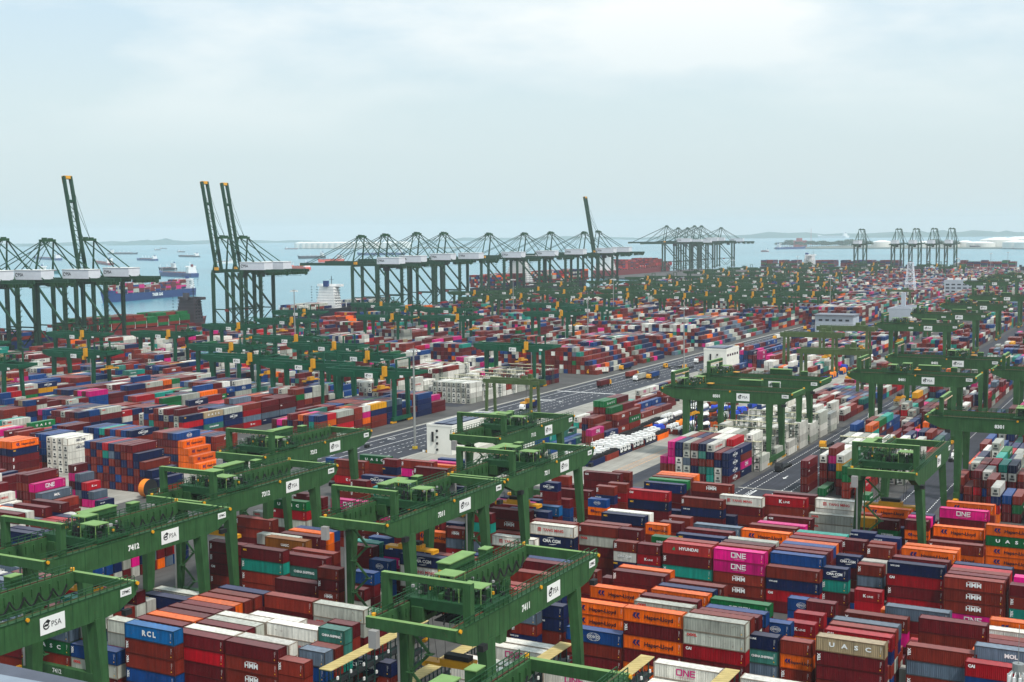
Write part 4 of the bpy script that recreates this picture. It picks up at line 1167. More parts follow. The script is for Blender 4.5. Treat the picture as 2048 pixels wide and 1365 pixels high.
# ---------------- quay cranes
def quay_crane(raised=False):
    r=empty('quay_crane'); G=gS; D=19; zg=55.0; za=88.0
    for y in (0,D):
        for x in (0,34):
            MB().bar((x,y,zg),(x,y,4),3.0,2.4,2.6,2.2).build('leg',G,r)
        MB().bar((1,y,zg-1),(33,y,20),1.5).bar((1,y,20),(33,y,20),1.0).bar((1,y,20),(17,y,5),.8).bar((33,y,20),(17,y,5),.8).build('brace',G,r)
        MB().bar((0,y,zg),(6+0,y if False else y+(3 if y==0 else -3),za),1.5,1.5,1.0,1.0).build('mast_leg',G,r)
        MB().bar((34,y,zg),(7,y+(4 if y==0 else -4),za),.8).bar((60,y+(4 if y==0 else -4),zg+2),(7,y+(4 if y==0 else -4),za),.7).build('backstay',G,r)
    for x in (0,34): MB().box(x-1.2,-4,3,x+1.2,D+4,5.2).build('sill_beam',G,r)
    bg_=MB()
    for x in (0,34):
        for y in (-3,-1,1,D-1,D+1,D+3): bg_.cyl((x-.5,y,.9),(x+.5,y,.9),.9)
        bg_.box(x-.8,-4,1.4,x+.8,2.5,3); bg_.box(x-.8,D-2.5,1.4,x+.8,D+4,3)
    bg_.build('bogie',dark,r)
    MB().box(-1,-1,zg-.6,1.2,D+1,zg+2.2).box(33,-1,zg-.6,35.2,D+1,zg+2.2).build('cross_beam',G,r)
    MB().box(4,3,za-1,9,D-3,za+1).box(5,5,za+1,8,8,za+2.4).box(5,D-8,za+1,8,D-5,za+2).build('mast_head',gdk,r)
    gi=MB()
    for y in (D/2-3.6,D/2+3.6): gi.box(-2,y-.7,zg+.2,82,y+.7,zg+3.0)
    for x in range(2,82,8): gi.box(x,D/2-3,zg+.6,x+.5,D/2+3,zg+1.2)
    gi.build('girder',G,r)
    wk=MB(); rr=random.Random(2)
    for j in range(16): x=30+rr.random()*50; wk.box(x,D/2-6+rr.random()*9,zg-3+rr.random()*2,x+.4+rr.random()*3,D/2+rr.random()*6,zg+.2)
    railing(wk,26,82,D/2-6.5,zg+1,1.4,4); wk.box(26,D/2-6.6,zg+.4,82,D/2-4.4,zg+.8)
    for j in range(14): wk.bar((27+j*4,D/2-5.5,zg+.4),(27+j*4,D/2-5.5,zg-3.2),.12)
    wk.bar((27,D/2-5.5,zg-3.2),(80,D/2-5.5,zg-3.2),.2); wk.build('maintenance_walkway',gdk,r)
    hs=MB().box(29,D/2-6.2,zg+2.6,58,D/2+6.2,zg+9.6).build('machinery_house',mat('house_white',(214,216,222),.5,.05),r)
    MB().box(28.6,D/2-6.5,zg+9.6,58.4,D/2+6.5,zg+10).build('roof',white,hs)
    v=[];f=[]; put_text(v,f,'PSA',36,zg+6.2,2.5,D/2-6.3,.02); mb=MB(); mb.v=v;mb.f=f
    cx=31.6
    for i in range(12):
        a=2*math.pi*i/14;b=2*math.pi*(i+1)/14; P=lambda t,k:(cx+1.5*k*math.cos(t),D/2-6.3,zg+6.2+1.5*k*math.sin(t)); mb.quad(P(a,1),P(a,.65),P(b,.65),P(b,1))
    mb.build('lettering',black,hs)
    MB().box(20,D/2-2.5,zg-5,26,D/2+2.5,zg-.5).build('operator_cabin',redm if False else dark,r); MB().box(3,-1.4,zg+2.2,6,1.6,zg+5).build('lamp_box',yelm,r)
    ld=MB()
    for j in range(11): z=6+j*4; ld.box(34.5,-1.5,z,36.8,1.8,z+.3); ld.bar((36,-1.5,z),(36,1.5,z+4),.2)
    ld.build('stairs',gdk,r); MB().box(14,-.8,18,18,.6,20.5).build('sign_box',mat('sign_red',(130,50,44),.6,.1),r)
    # boom
    b=empty('boom'); b.parent=r; Lb=87 if raised else 74
    bm=MB()
    for y in (D/2-3.6,D/2+3.6): bm.box(-Lb,y-.85,0,0,y+.85,3.0)
    for x in range(-Lb+22,-2,8): bm.bar((x,D/2-3.2,.6),(x+8,D/2+3.2,.6),.35); bm.box(x,D/2-3,0,x+.5,D/2+3,.8)
    bm.box(-Lb+20,D/2-3.2,.2,-Lb+22,D/2+3.2,1.8)
    bm.build('boom_beam',G,b); MB().box(-Lb-.4,D/2-4.4,-.3,-Lb+2.2,D/2+4.4,2.8).box(-Lb,D/2-4.4,-.3,-Lb+6,D/2-2.9,2.7).box(-Lb,D/2+2.9,-.3,-Lb+6,D/2+4.4,2.7).build('boom_tip',yelm,b)
    rl=MB(); railing(rl,-Lb,0,D/2-4.6,2.0,1.2,5); rl.build('railing',gdk,b)
    b.location=(-2,0,zg+.6)
    if raised: b.rotation_euler=(0,math.radians(80),0)
    st=MB()
    if not raised:
        for y in (D/2-3.6,D/2+3.6): st.bar((5,y,za),(-38,y,zg+3),.55).bar((5,y,za),(-68,y,zg+3),.55).bar((5,y,za-1),(-18,y,zg+3),.35)
    else:
        for y in (D/2-3.6,D/2+3.6): st.bar((5,y,za),(-12,y,zg+64),.25); st.bar((5,y,za),(-15,y,zg+82),.2)
    st.build('forestay',G,r)
    return r
pq=quay_crane(False); pqr=quay_crane(True)
QG='quay cranes along the waterfront'
def vfor(px,U_,z):
    """distance along the quay line at which the apex falls on picture column px"""
    lo,hi=-200,6000
    def col(V_): X=Vector((U_,V_,z-CAMZ)); return 1024+FPX*(X.dot(rt))/X.dot(fw)
    for _ in range(60):
        m=(lo+hi)/2
        if X_ok(U_,m,z) and col(m)>px: hi=m
        else: lo=m
    return (lo+hi)/2
def X_ok(U_,V_,z): return Vector((U_,V_,z-CAMZ)).dot(fw)>10
QR=-822
spots=[(-85,0),(0,0),(94,0),(176,1),(447,1),(486,1),(722,0),(770,0),(833,0),(887,0),(977,0),(1048,0),(1101,0),(1168,0),(1196,1)]
QLAB=['cut by the left picture edge','leftmost with its apex at the picture edge','left group, boom lowered, between the edge and the first raised boom','left group, boom raised, leftmost of the raised booms','boom raised, left one of the pair','boom raised, right one of the pair']
for i,(px,ra) in enumerate(spots):
    src=pqr if ra else pq; o=copy_tree(src); V_=vfor(px,QR+6,86)-9.5; o.location=(QR,V_,0); o.scale.z=random.uniform(.985,1.02)
    for c in kids(o):
        if c.name.startswith('operator_cabin'): c.location.x=random.uniform(-34,18) if not ra else 4
        if c.name.startswith('machinery_house'): c.location.x=random.uniform(-2.5,2.5)
    lab='green quay crane with white machinery house, '+(QLAB[i] if i<6 else ('boom raised, beyond the long row of lowered booms' if ra else '%s from left of the long row of lowered booms'%od(i-6)))
    tag(o,' '.join(lab.split()[:16]),'quay crane',QG)
for i,px in enumerate((1330,1353,1372,1386,1400,1439)):
    o=copy_tree(pq); U_=-1035; V_=vfor(px,U_+6,90); o.location=(U_,V_,0); o.scale=(1.1,.8 if i<5 else 1,1.13 if i in(0,3,4) else 1.08)
    tag(o,'distant quay crane, %s from left in the tight far cluster beyond the raised boom'%od(i),'quay crane',QG)
for i,px in enumerate((1725,1799,1834,1870,1905)):
    o=copy_tree(pq); V_=2800; lo,hi=-3000,200
    for _ in range(50):
        m=(lo+hi)/2; X=Vector((m,V_,-4)); c=1024+FPX*X.dot(rt)/X.dot(fw)
        if c>px: hi=m
        else: lo=m
    o.location=(lo-9.5,V_,0); o.rotation_euler.z=-H90
    tag(o,'distant quay crane seen end on, %s from left of five near the right'%od(i),'quay crane',QG)
for q in (pq,pqr):
    for ch in list(q.children_recursive)+[q]: bpy.data.objects.remove(ch)
# ---------------- buildings
cream=mat('cream_wall',(226,224,214),.7,.06,.2); solar=mat('solar_panel',(40,52,84),.3,.1,spec=.6); gwall=mat('grey_wall',(176,184,192),.7,.06); roofg=mat('grey_roof',(118,122,130),.7,.12,.1)
def block(name,x0,y0,x1,y1,h,m,label,parapet=.9):
    b=empty(name,(x0,y0,0)); w_,d_=x1-x0,y1-y0
    MB().box(0,0,0,w_,d_,h).build('wall',m,b); r_=MB().box(.3,.3,h,w_-.3,d_-.3,h+.1); ro=r_.build('roof',roofg,b)
    p=MB(); p.box(-.1,-.1,h-.1,w_+.1,.25,h+parapet).box(-.1,d_-.25,h-.1,w_+.1,d_+.1,h+parapet).box(-.1,.25,h-.1,.25,d_-.25,h+parapet).box(w_-.25,.25,h-.1,w_+.1,d_-.25,h+parapet); p.build('parapet',m,b)
    tag(b,label,'building'); return b,w_,d_
def win(b,x,y,z,w_,h,face):
    if face=='S': MB().box(x,-.12,z,x+w_,-.03,z+h).build('window',glass,b)
    else: MB().box(y+.03,x,z,y+.12,x+w_,z+h).build('window',glass,b)
b,w_,d_=block('windowless_building',-275.5,436,-263.5,478,11.5,cream,'white building with small round vents and solar panels on its roof, by the main road',.6)
for i in range(4): MB().cyl((5,-.5,1.8+i*2.6),(5,0,1.8+i*2.6),.5,n=10).build('vent',dark,b)
for i in range(2): MB().box(1.2+i*5,4,11.9,5.4+i*5,38,12.2).build('solar_panel',solar,b)
MB().box(2.5,-.5,5,3.3,0,9).build('duct',dark,b)
b,w_,d_=block('control_building',-273,762,-258,787,14.5,cream,'tall white block with round vents left of the orange boxes, behind crane 8501',1)
for i in range(4):
    MB().cyl((9,-.5,2+i*3.2),(9,0,2+i*3.2),.6,n=10).build('vent',dark,b)
for i in range(5): win(b,1.5+i*4.6,w_,10.6,2.8,1.4,'E')
MB().box(1,2,15.5,13,18,16).build('solar_panel',solar,b); MB().box(4,-.5,8,5,0,12).build('duct',dark,b)
b,w_,d_=block('depot',-281,1060,-249,1080,17,gwall,'grey depot with two dark truck doors below a row of small windows',.8)
for i in range(5): win(b,3+i*5.6,0,13,3,1.6,'S')
for i in range(3): win(b,20+i*4,0,7.5,2.4,1.5,'S')
for i in range(2): MB().box(4+i*7.4,-.12,.5,10+i*7.4,-.03,8).build('door',dark,b)
MB().box(-1,-1.5,17.9,33,21,18.5).build('solar_panel',roofg,b)
p=unproj(1795,602); b,w_,d_=block('office_block',-262,1255,-240,1315,12,gwall,'pale grey low office block right of the white lattice tower',.8)
for j in range(2):
    for i in range(7): win(b,2+i*8,w_,3+j*4.6,5.5,2.0,'E')
MB().box(4,44,12,8,48,26).build('stair_tower',gwall,b)
p=unproj(1888,592); b,w_,d_=block('office_block',p.x,p.y,p.x+46,p.y+24,20,gwall,'distant grey office block with a dark entrance and rooftop hoods',.8)
for j in range(3):
    for i in range(6): win(b,2+i*7.3,0,5+j*4.6,4.6,1.8,'S')
MB().box(12,-.12,0,20,-.03,4).build('door',dark,b)
for i in range(4): MB().box(3+i*10,6,20.9,9+i*10,12,23).build('roof_hood',white,b)
# roof of the low building beneath the camera, lower left
b=empty('roof_below',(0,0,0)); q=[unproj(-60,1316,48),unproj(62,1341,48),unproj(22,1450,48),unproj(-220,1400,48)]
rfm=mat('slate_roof',(78,82,94),.6,.12,.3)
def slab(pts,z0,z1,m,nm,par): 
    return MB().prism([(v.x,v.y) for v in pts],z0,z1).build(nm,m,par)
q1=[unproj(a,c,44) for a,c in ((-200,1500),(420,1560),(176,1368),(-60,1317))]
slab(q1,-0.0,43.7,cream,'wall',b); slab(q1,43.7,44.2,rfm,'roof',b)
q2=[unproj(a,c,44.4) for a,c in ((-200,1500),(420,1580),(130,1376),(-60,1342))]; slab(q2,44.2,44.6,mat('pale_roof',(128,138,150),.6,.1,.3),'roof_panel',b)
tag(b,'grey flat roof of a building cut by the lower left corner','building')
# ---------------- reefer racks
rackm=mat('rack_deck_yellow',(188,168,112),.7,.15,.6); rackd=mat('rack_dark_green',(30,62,56),.6,.1)
def rack(nlev=4,Lr=33.0,h=11.3,wd=2.6,deck=rackm,frame=rackd):
    r=empty('reefer_rack'); f=MB(); n=12
    for i in range(n+1):
        y=Lr*i/n
        for x in (0,wd): f.bar((x,y,0),(x,y,h),.18)
        f.bar((0,y,h-.2),(wd,y,h-.2),.14)
        if i<n: f.bar((wd,y,2.7),(wd,y+Lr/n,5.4),.1); f.bar((0,y,5.4),(0,y+Lr/n,8.1),.1)
    for l in range(1,nlev): 
        for x in (0,wd): f.bar((x,0,l*2.75+1.0),(x,Lr,l*2.75+1.0),.09)
    f.build('frame',frame,r); pl=MB()
    for l in range(1,nlev): pl.box(.05,0,l*2.75-.12,wd-.05,Lr,l*2.75)
    pl.build('platform',dark,r); MB().box(-.05,-.1,h-.05,wd+.05,Lr+.1,h+.1).build('top_deck',deck,r)
    s=MB(); 
    for i in range(30): y=.4+i*Lr/31; s.quad((-.03,y,h+.12),(.0,y+.12,h+.12),(wd,y+1.0,h+.12),(wd,y+.86,h+.12))
    s.build('hatching',mat('hatch_yellow',(150,124,30),.6,.1) if deck is rackm else frame,r); bx=MB()
    for i in range(8): 
        for l in range(nlev): bx.box(wd+.02,1.5+i*Lr/8,l*2.75+.9,wd+.3,1.9+i*Lr/8,l*2.75+1.5)
    bx.build('socket_box',white,r); return r
rk=rack(); RG='racks serving refrigerated containers'
for i,x in enumerate((-137.9,-121.3,-105.3,-88.6,-72.2,-55.5)):
    o=rk if i==0 else copy_tree(rk); o.location=(x,180.5,0); tag(o,'dark green rack with yellow hatched top walkway, %s from left along the bottom edge'%od(i),'rack',RG)
rk2=rack(4,29.5,11.2,1.6,mat('beige_beam',(190,184,150),.7,.1),mat('rack_grey_green',(70,92,78),.6,.1))
rk2.rotation_euler.z=-H90
spots=[(-170,y) for y in (455.6,471.5,487.5,503.5,519.5,535.5)]+[(-117.2,y) for y in (452.5,481.5)]+[(-362,y) for y in (588,604,620,636,652,668)]+[(-416,y) for y in (600,630,660)]
for i,(x,y) in enumerate(spots):
    o=rk2 if i==0 else copy_tree(rk2); o.location=(x,y,0); tag(o,'thin rack between white refrigerated containers, %s of its kind counted from the nearest'%od(i),'rack',RG)
# ---------------- light masts and lattice tower
def mast(h=42):
    r=empty('light_mast'); MB().cyl((0,0,0),(0,0,h),.55,.3,n=10).build('pole',steel,r); MB().cyl((0,0,h-.4),(0,0,h),1.6,n=12).cyl((0,0,h),(0,0,h+1.6),.08).build('lamp_ring',steel,r)
    for i in range(10):
        a=2*math.pi*i/10; l=MB().bar((1.2*math.cos(a),1.2*math.sin(a),h-.3),(2.5*math.cos(a),2.5*math.sin(a),h-.5),.1).box(2.5*math.cos(a)-.35,2.5*math.sin(a)-.35,h-1.1,2.5*math.cos(a)+.35,2.5*math.sin(a)+.35,h-.5); l.build('floodlight',white,r)
    MB().box(-.8,-.8,0,.8,.8,1.1).build('base',mat('yellow_base',(200,170,40),.7,.1),r); return r
pm=mast()
for i,(x,y,lab) in enumerate(((830,898,'tall grey light mast beside the main road, nearest of all'),(1368,748,'tall light mast behind crane 8501 left of the white control block'),(1176,711,'tall thin light mast between the pink stacks and the green cranes'),(612,800,'light mast at the far left among the deep green cranes'),(1027,640,'light mast before the long row of quay cranes'),(1227,640,'slim light mast beyond the stacks, in line with the raised boom'),(1660,640,'light mast near the grey depot'),
  (1775,592,'distant light mast left of the far end-on cranes'),(1466,572,'distant light mast rising among the olive cranes, left of the drab gantries'),(1595,560,'distant light mast near the far harbour stacks'),(1981,552,'distant light mast standing against the water, left of two'),(2015,548,'distant light mast standing against the water, right of two'),(1915,570,'distant light mast right of the five end-on cranes'))):
    o=pm if i==0 else copy_tree(pm); p=unproj(x,y); o.location=p; tag(o,lab,'light mast','tall light masts')
    if i==0: o.scale=(1,1,1)
    if i==3: o.location=(-600,765,0); o.scale.z=1.15
# mast head close by at the lower right corner
p=unproj(2036,1365,62); o=copy_tree(pm); o.location=(p.x,p.y,0); o.scale=(.22,.22,63.2/42)
tag(o,'floodlight mast head in the lower right corner','light mast','tall light masts')
lt=empty('lattice_tower'); p=unproj(1820,603); lt.location=p; m_=mat('tower_white',(214,218,226),.5,.06); f=MB(); H_=47; n=8; 
lv=[[(s1*(7*(1-t)+2.8*t),s2*(7*(1-t)+2.8*t),H_*t) for s1,s2 in ((-1,-1),(1,-1),(1,1),(-1,1))] for t in [i/n for i in range(n+1)]]
for a,b_ in zip(lv[:-1],lv[1:]):
    for j in range(4): f.bar(a[j],b_[j],.6); f.bar(a[j],b_[(j+1)%4],.32); f.bar(a[(j+1)%4],b_[j],.32); f.bar(b_[j],b_[(j+1)%4],.4)
f.build('frame',m_,lt); MB().box(-3.4,-3.4,H_,3.4,3.4,H_+.8).build('top_platform',m_,lt); MB().box(-5.6,-5.6,H_*.45,5.6,5.6,H_*.45+.5).build('middle_platform',m_,lt)
tag(lt,'tall white steel lattice tower rising above the far stacks','tower')
# ---------------- trucks and trailers
tyre=mat('black_rubber',(24,24,26),.8,.15)
def truck(cabc,boxc=None,L_=12.4,cname='truck'):
    r=empty(cname); c=MB(); pr=[(0,.9),(2.3,.9),(2.3,3.3),(.75,3.35),(.1,2.3)]; n=5
    c.v=[(a,.1,b) for a,b in pr]+[(a,2.6,b) for a,b in pr]; c.f=[tuple(range(n)),tuple(range(2*n-1,n-1,-1))]+[(j,n+j,n+(j+1)%n,(j+1)%n) for j in range(n)]
    cb=c.build('cab',cabc,r); MB().quad((.12,.3,2.33),(.12,2.4,2.33),(.68,2.4,3.2),(.68,.3,3.2)).quad((.5,.07,2.1),(1.6,.07,2.1),(1.6,.07,2.95),(.9,.07,2.95)).build('windscreen',glass,cb)
    MB().box(-.08,.3,.6,.05,2.4,1.1).build('bumper',dark,cb)
    MB().box(2.3,.4,.8,4.6+L_-2.2,2.3,1.15).build('chassis',dark,r); 
    for x in (1.2,4.0,L_-.5,L_+.8,L_+2.1):
        for y in (.1,2.2): MB().cyl((x,y,.52),(x,y+.4,.52),.52,n=10).build('wheel',tyre,r)
    if boxc: 
        b_=mk('container_load',body_mesh(12.75 if L_>9 else 6.2,boxc),None,r,(2.8,0,1.2))
    return r
tr=truck(white,'G',7.5); tr.location=(-283.8,459,0); tr.rotation_euler.z=H90; tr.location=(-283,452,0); tag(tr,'white truck with a green container driving past the nearest light mast','truck')
t2=truck(dark,None); t2.location=(-133,456,0); t2.rotation_euler.z=H90; tag(t2,'dark empty tractor and trailer on the right road under crane 8501','truck')
t3=truck(yelm,None); t3.location=(-131,512,0); t3.rotation_euler.z=H90; tag(t3,'yellow terminal truck on the right road beyond the dark one','truck')
TG='terminal trucks on the roads'
for i,(x,y,col,bx,lab) in enumerate(((1175,750,yelm,'w','terminal truck with a white container crossing the junction'),(1330,738,yelm,None,'yellow truck with an empty rack trailer at the junction'),(1372,740,yelm,None,'yellow tractor beside the junction kerb'),(1490,705,white,'u','small truck carrying a blue box at the far junction'),(1540,706,yelm,'b','truck carrying a rust red box at the far junction'),(1620,668,yelm,'u','truck with blue container beside the grey depot'),
   (1020,780,yelm,'k','truck with grey green container under the drab gantry'),(1420,712,yelm,None,'yellow tractor near the pale paving of the junction'))):
    p=unproj(x,y); o=truck(col,bx,12.4); o.location=p; o.rotation_euler.z=H90 if i not in(0,1) else H90*.6; tag(o,lab,'truck',TG)
R=random.Random(31); MORE=((1450,712),(1475,700),(1505,715),(1530,697),(1560,703),(1440,730),(1395,728),(1350,752),(1215,770),(1270,752),(1300,760),(1245,742),(1580,688),(1606,680),(1660,690),(1690,676))
for i,(x,y) in enumerate(MORE):
    p=unproj(x,y); o=truck(R.choice((yelm,yelm,white)),R.choice((None,'b','u','m','w','n')),12.4); o.location=p; o.rotation_euler.z=H90+R.choice((0,0,math.pi,-.5)); tag(o,'terminal truck around the far junction, %s in a loose crowd of vehicles'%od(i),'truck',TG)
for i,(x,y) in enumerate(((-131,600),(-125,660),(-78,505),(-77,620),(-293,700),(-300,1010),(-305,1120),(-290,1300),(-296,560))):
    o=truck(R.choice((yelm,white)),R.choice(('b','u','m','w','n','g')),12.4); o.location=(x,y,0); o.rotation_euler.z=H90; tag(o,'truck hauling a container along a yard road, %s counted from the camera side'%od(i),'truck',TG)
# flat racks loaded with white truck cabs, tyres and machinery
def flat_rack(colk_,load):
    r=empty('flat_rack'); m=cpaint(colk_); b_=MB(); b_.box(0,0,.0,12.4,2.5,.6)
    if load in('tyres','open'): b_.box(0,0,.6,12.4,.12,2.4).box(0,2.38,.6,12.4,2.5,2.4)
    b_.box(0,0,.6,.25,2.5,2.4).box(12.15,0,.6,12.4,2.5,2.4); b_.build('frame',m,r)
    if load=='cabs':
        for x in (0.6,4.6,8.6):
            c=MB(); c.box(x,.15,1.2,x+2.3,2.35,3.1); c.prism([(x+.2,.2),(x+2.3,.2),(x+2.3,2.3),(x+.2,2.3)],3.1,3.9); co=c.build('truck_cab',white,r); MB().box(x-.06,.35,2.1,x-.01,2.15,2.9).box(x+.3,.1,2.2,x+1.3,.14,2.9).box(x-.1,.3,1.0,x,2.2,1.5).build('windscreen',glass,co)
            MB().box(x+2.3,.6,.9,x+3.7,1.9,1.5).cyl((x+2.9,.2,.95),(x+2.9,2.3,.95),.5).build('chassis',tyre,r)
    elif load=='tyres':
        t_=MB(); R=random.Random(3)
        for i in range(14): x=.8+i*.8; t_.cyl((x,.35+R.random()*.3,2.3+R.random()*.7),(x+.5,2.1,2.5+R.random()*.6),.75,n=10)
        t_.build('tyres',tyre,r)
    elif load=='tarp':
        t_=MB(); t_.box(.8,.2,.6,11.4,2.3,2.0); t_.prism([(2,.4),(10,.4),(10,2.1),(2,2.1)],2.0,3.0); t_.cyl((3,.3,2.6),(3,2.2,2.6),1.1).build('tarpaulin_load',mat('blue_tarpaulin',(28,70,190),.6,.15,.6),r)
    elif load=='tank':
        for x in (3.2,9.3): MB().cyl((x-2.8,1.25,1.9),(x+2.8,1.25,1.9),1.15,n=14).build('tank',white,r)
    elif load=='coil':
        c=MB(); c.cyl((2,.2,2.3),(2,2.3,2.3),1.7,n=16).cyl((7,.2,2.3),(7,2.3,2.3),1.7,n=16).build('cable_drum',mat('orange_drum',(236,130,30),.5,.1),r)
    elif load=='pipes':
        c=MB()
        for i in range(4): c.cyl((.6,.45+i*.5,1.0),(11.8,.45+i*.5,1.0),.24)
        c.build('pipes',dark,r)
    return r
FG='flat racks and open boxes in the middle yard'
P_={(c,l):flat_rack(c,l) for c,l in (('b','cabs'),('n','cabs'),('n','tyres'),('b','tyres'),('o','tyres'),('u','tarp'),('b','tank'),('u','coil'),('s','pipes'),('b','pipes'),('u','tank'),('b','tarp'))}
WORD={'cabs':'white truck cabs','tyres':'black tyres','tarp':'a load under blue tarpaulin','tank':'white tanks','coil':'orange cable drums','pipes':'dark pipes'}
used_f=set()
def put_fr(key,x,y,lab,z=0):
    o=P_[key] if key not in used_f else copy_tree(P_[key]); used_f.add(key); o.location=(x,y,z); o.rotation_euler.z=H90; tag(o,lab,'flat rack',FG)
cn=0
for col,x in enumerate((-213.5,-210.4,-207.3,-204.2,-201.1)):
    for j in range(6):
        key=('b' if j%2 else 'n','cabs'); 
        if col==4 and j==0: key=('n','tyres')
        if col==4 and j==1: key=('b','tyres')
        if col==4 and j==5: key=('o','tyres')
        if col<2 and j>3: key=('b','tyres')
        put_fr(key,x,436+j*13.6+(3 if col<3 and j>1 else 0),'flat rack with %s, %s column, %s from front, beside the pale lane'%(WORD[key[1]],od(col),od(j)))
R=random.Random(12); kk=list(P_); q=0
for j in range(6):
    for col in range(9):
        if R.random()<.25: continue
        key=R.choice([k for k in kk if k[1]!='cabs' or R.random()<.2]); q+=1
        put_fr(key,-216+col*3.4-(j%2),522+j*14,'flat rack with %s behind the cabs, %s row, %s across'%(WORD[key[1]],od(j),od(col)))
for j in range(12):
    for col in range(9):
        if R.random()<.35: continue
        key=R.choice([('u','tarp'),('u','tarp'),('b','tank'),('u','tank'),('b','tank'),('u','coil'),('s','pipes'),('b','pipes'),('b','tarp')])
        put_fr(key,-232+col*5.2+R.random(),615+j*24,'flat rack with %s, far lanes, %s row, %s across'%(WORD[key[1]],od(j),od(col)))
# big orange cable drum and tarpaulined load in the left yard
d=MB().cyl((0,0,3.2),(2.6,0,3.2),3.1,n=24).build('cable_drum',mat('orange_drum',(236,130,30),.5,.1)); MB().cyl((2.6,0,3.2),(2.9,0,3.2),3.2,n=24).build('flange',dark,d); p=unproj(290,994); d.location=p; tag(d,'big orange cable drum standing on the paving of the left yard','cable drum')
r=empty('flat_rack'); b_=MB(); b_.box(0,0,0,12.4,2.7,.7).box(0,0,.7,.3,2.7,3.4).box(12.1,0,.7,12.4,2.7,3.4).build('frame',cpaint('b'),r)
bl=MB(); bl.prism([(2,.2),(9.5,.2),(10.5,1.3),(9.5,2.5),(2,2.5),(1.3,1.3)],.7,2.6); bl.cyl((8.2,.3,3.2),(8.2,2.4,3.2),1.2,.9,n=12).cyl((3,1.35,2.4),(7.5,1.35,3.2),.8,1.1).build('tarpaulin_load',mat('blue_tarpaulin',(28,70,190),.6,.15,.6),r)
p=unproj(148,1040); r.location=p; r.rotation_euler.z=0.0; tag(r,'rust brown flat rack with a bright blue tarpaulined machine in the left yard','flat rack')
# stacks of yellow lane barriers by the road island
for i,(x,y) in enumerate(((845,905),(1395,742))):
    o=empty('traffic_barrier'); p=unproj(x,y); o.location=p
    for j in range(6): MB().box(j*1.6,0,0,j*1.6+1.2,.5,1.0).build('block',yelm if j%2 else white,o)
    tag(o,('yellow and white barrier blocks at the foot of the nearest light mast','yellow and white barrier blocks beside the control building')[i],'barrier')
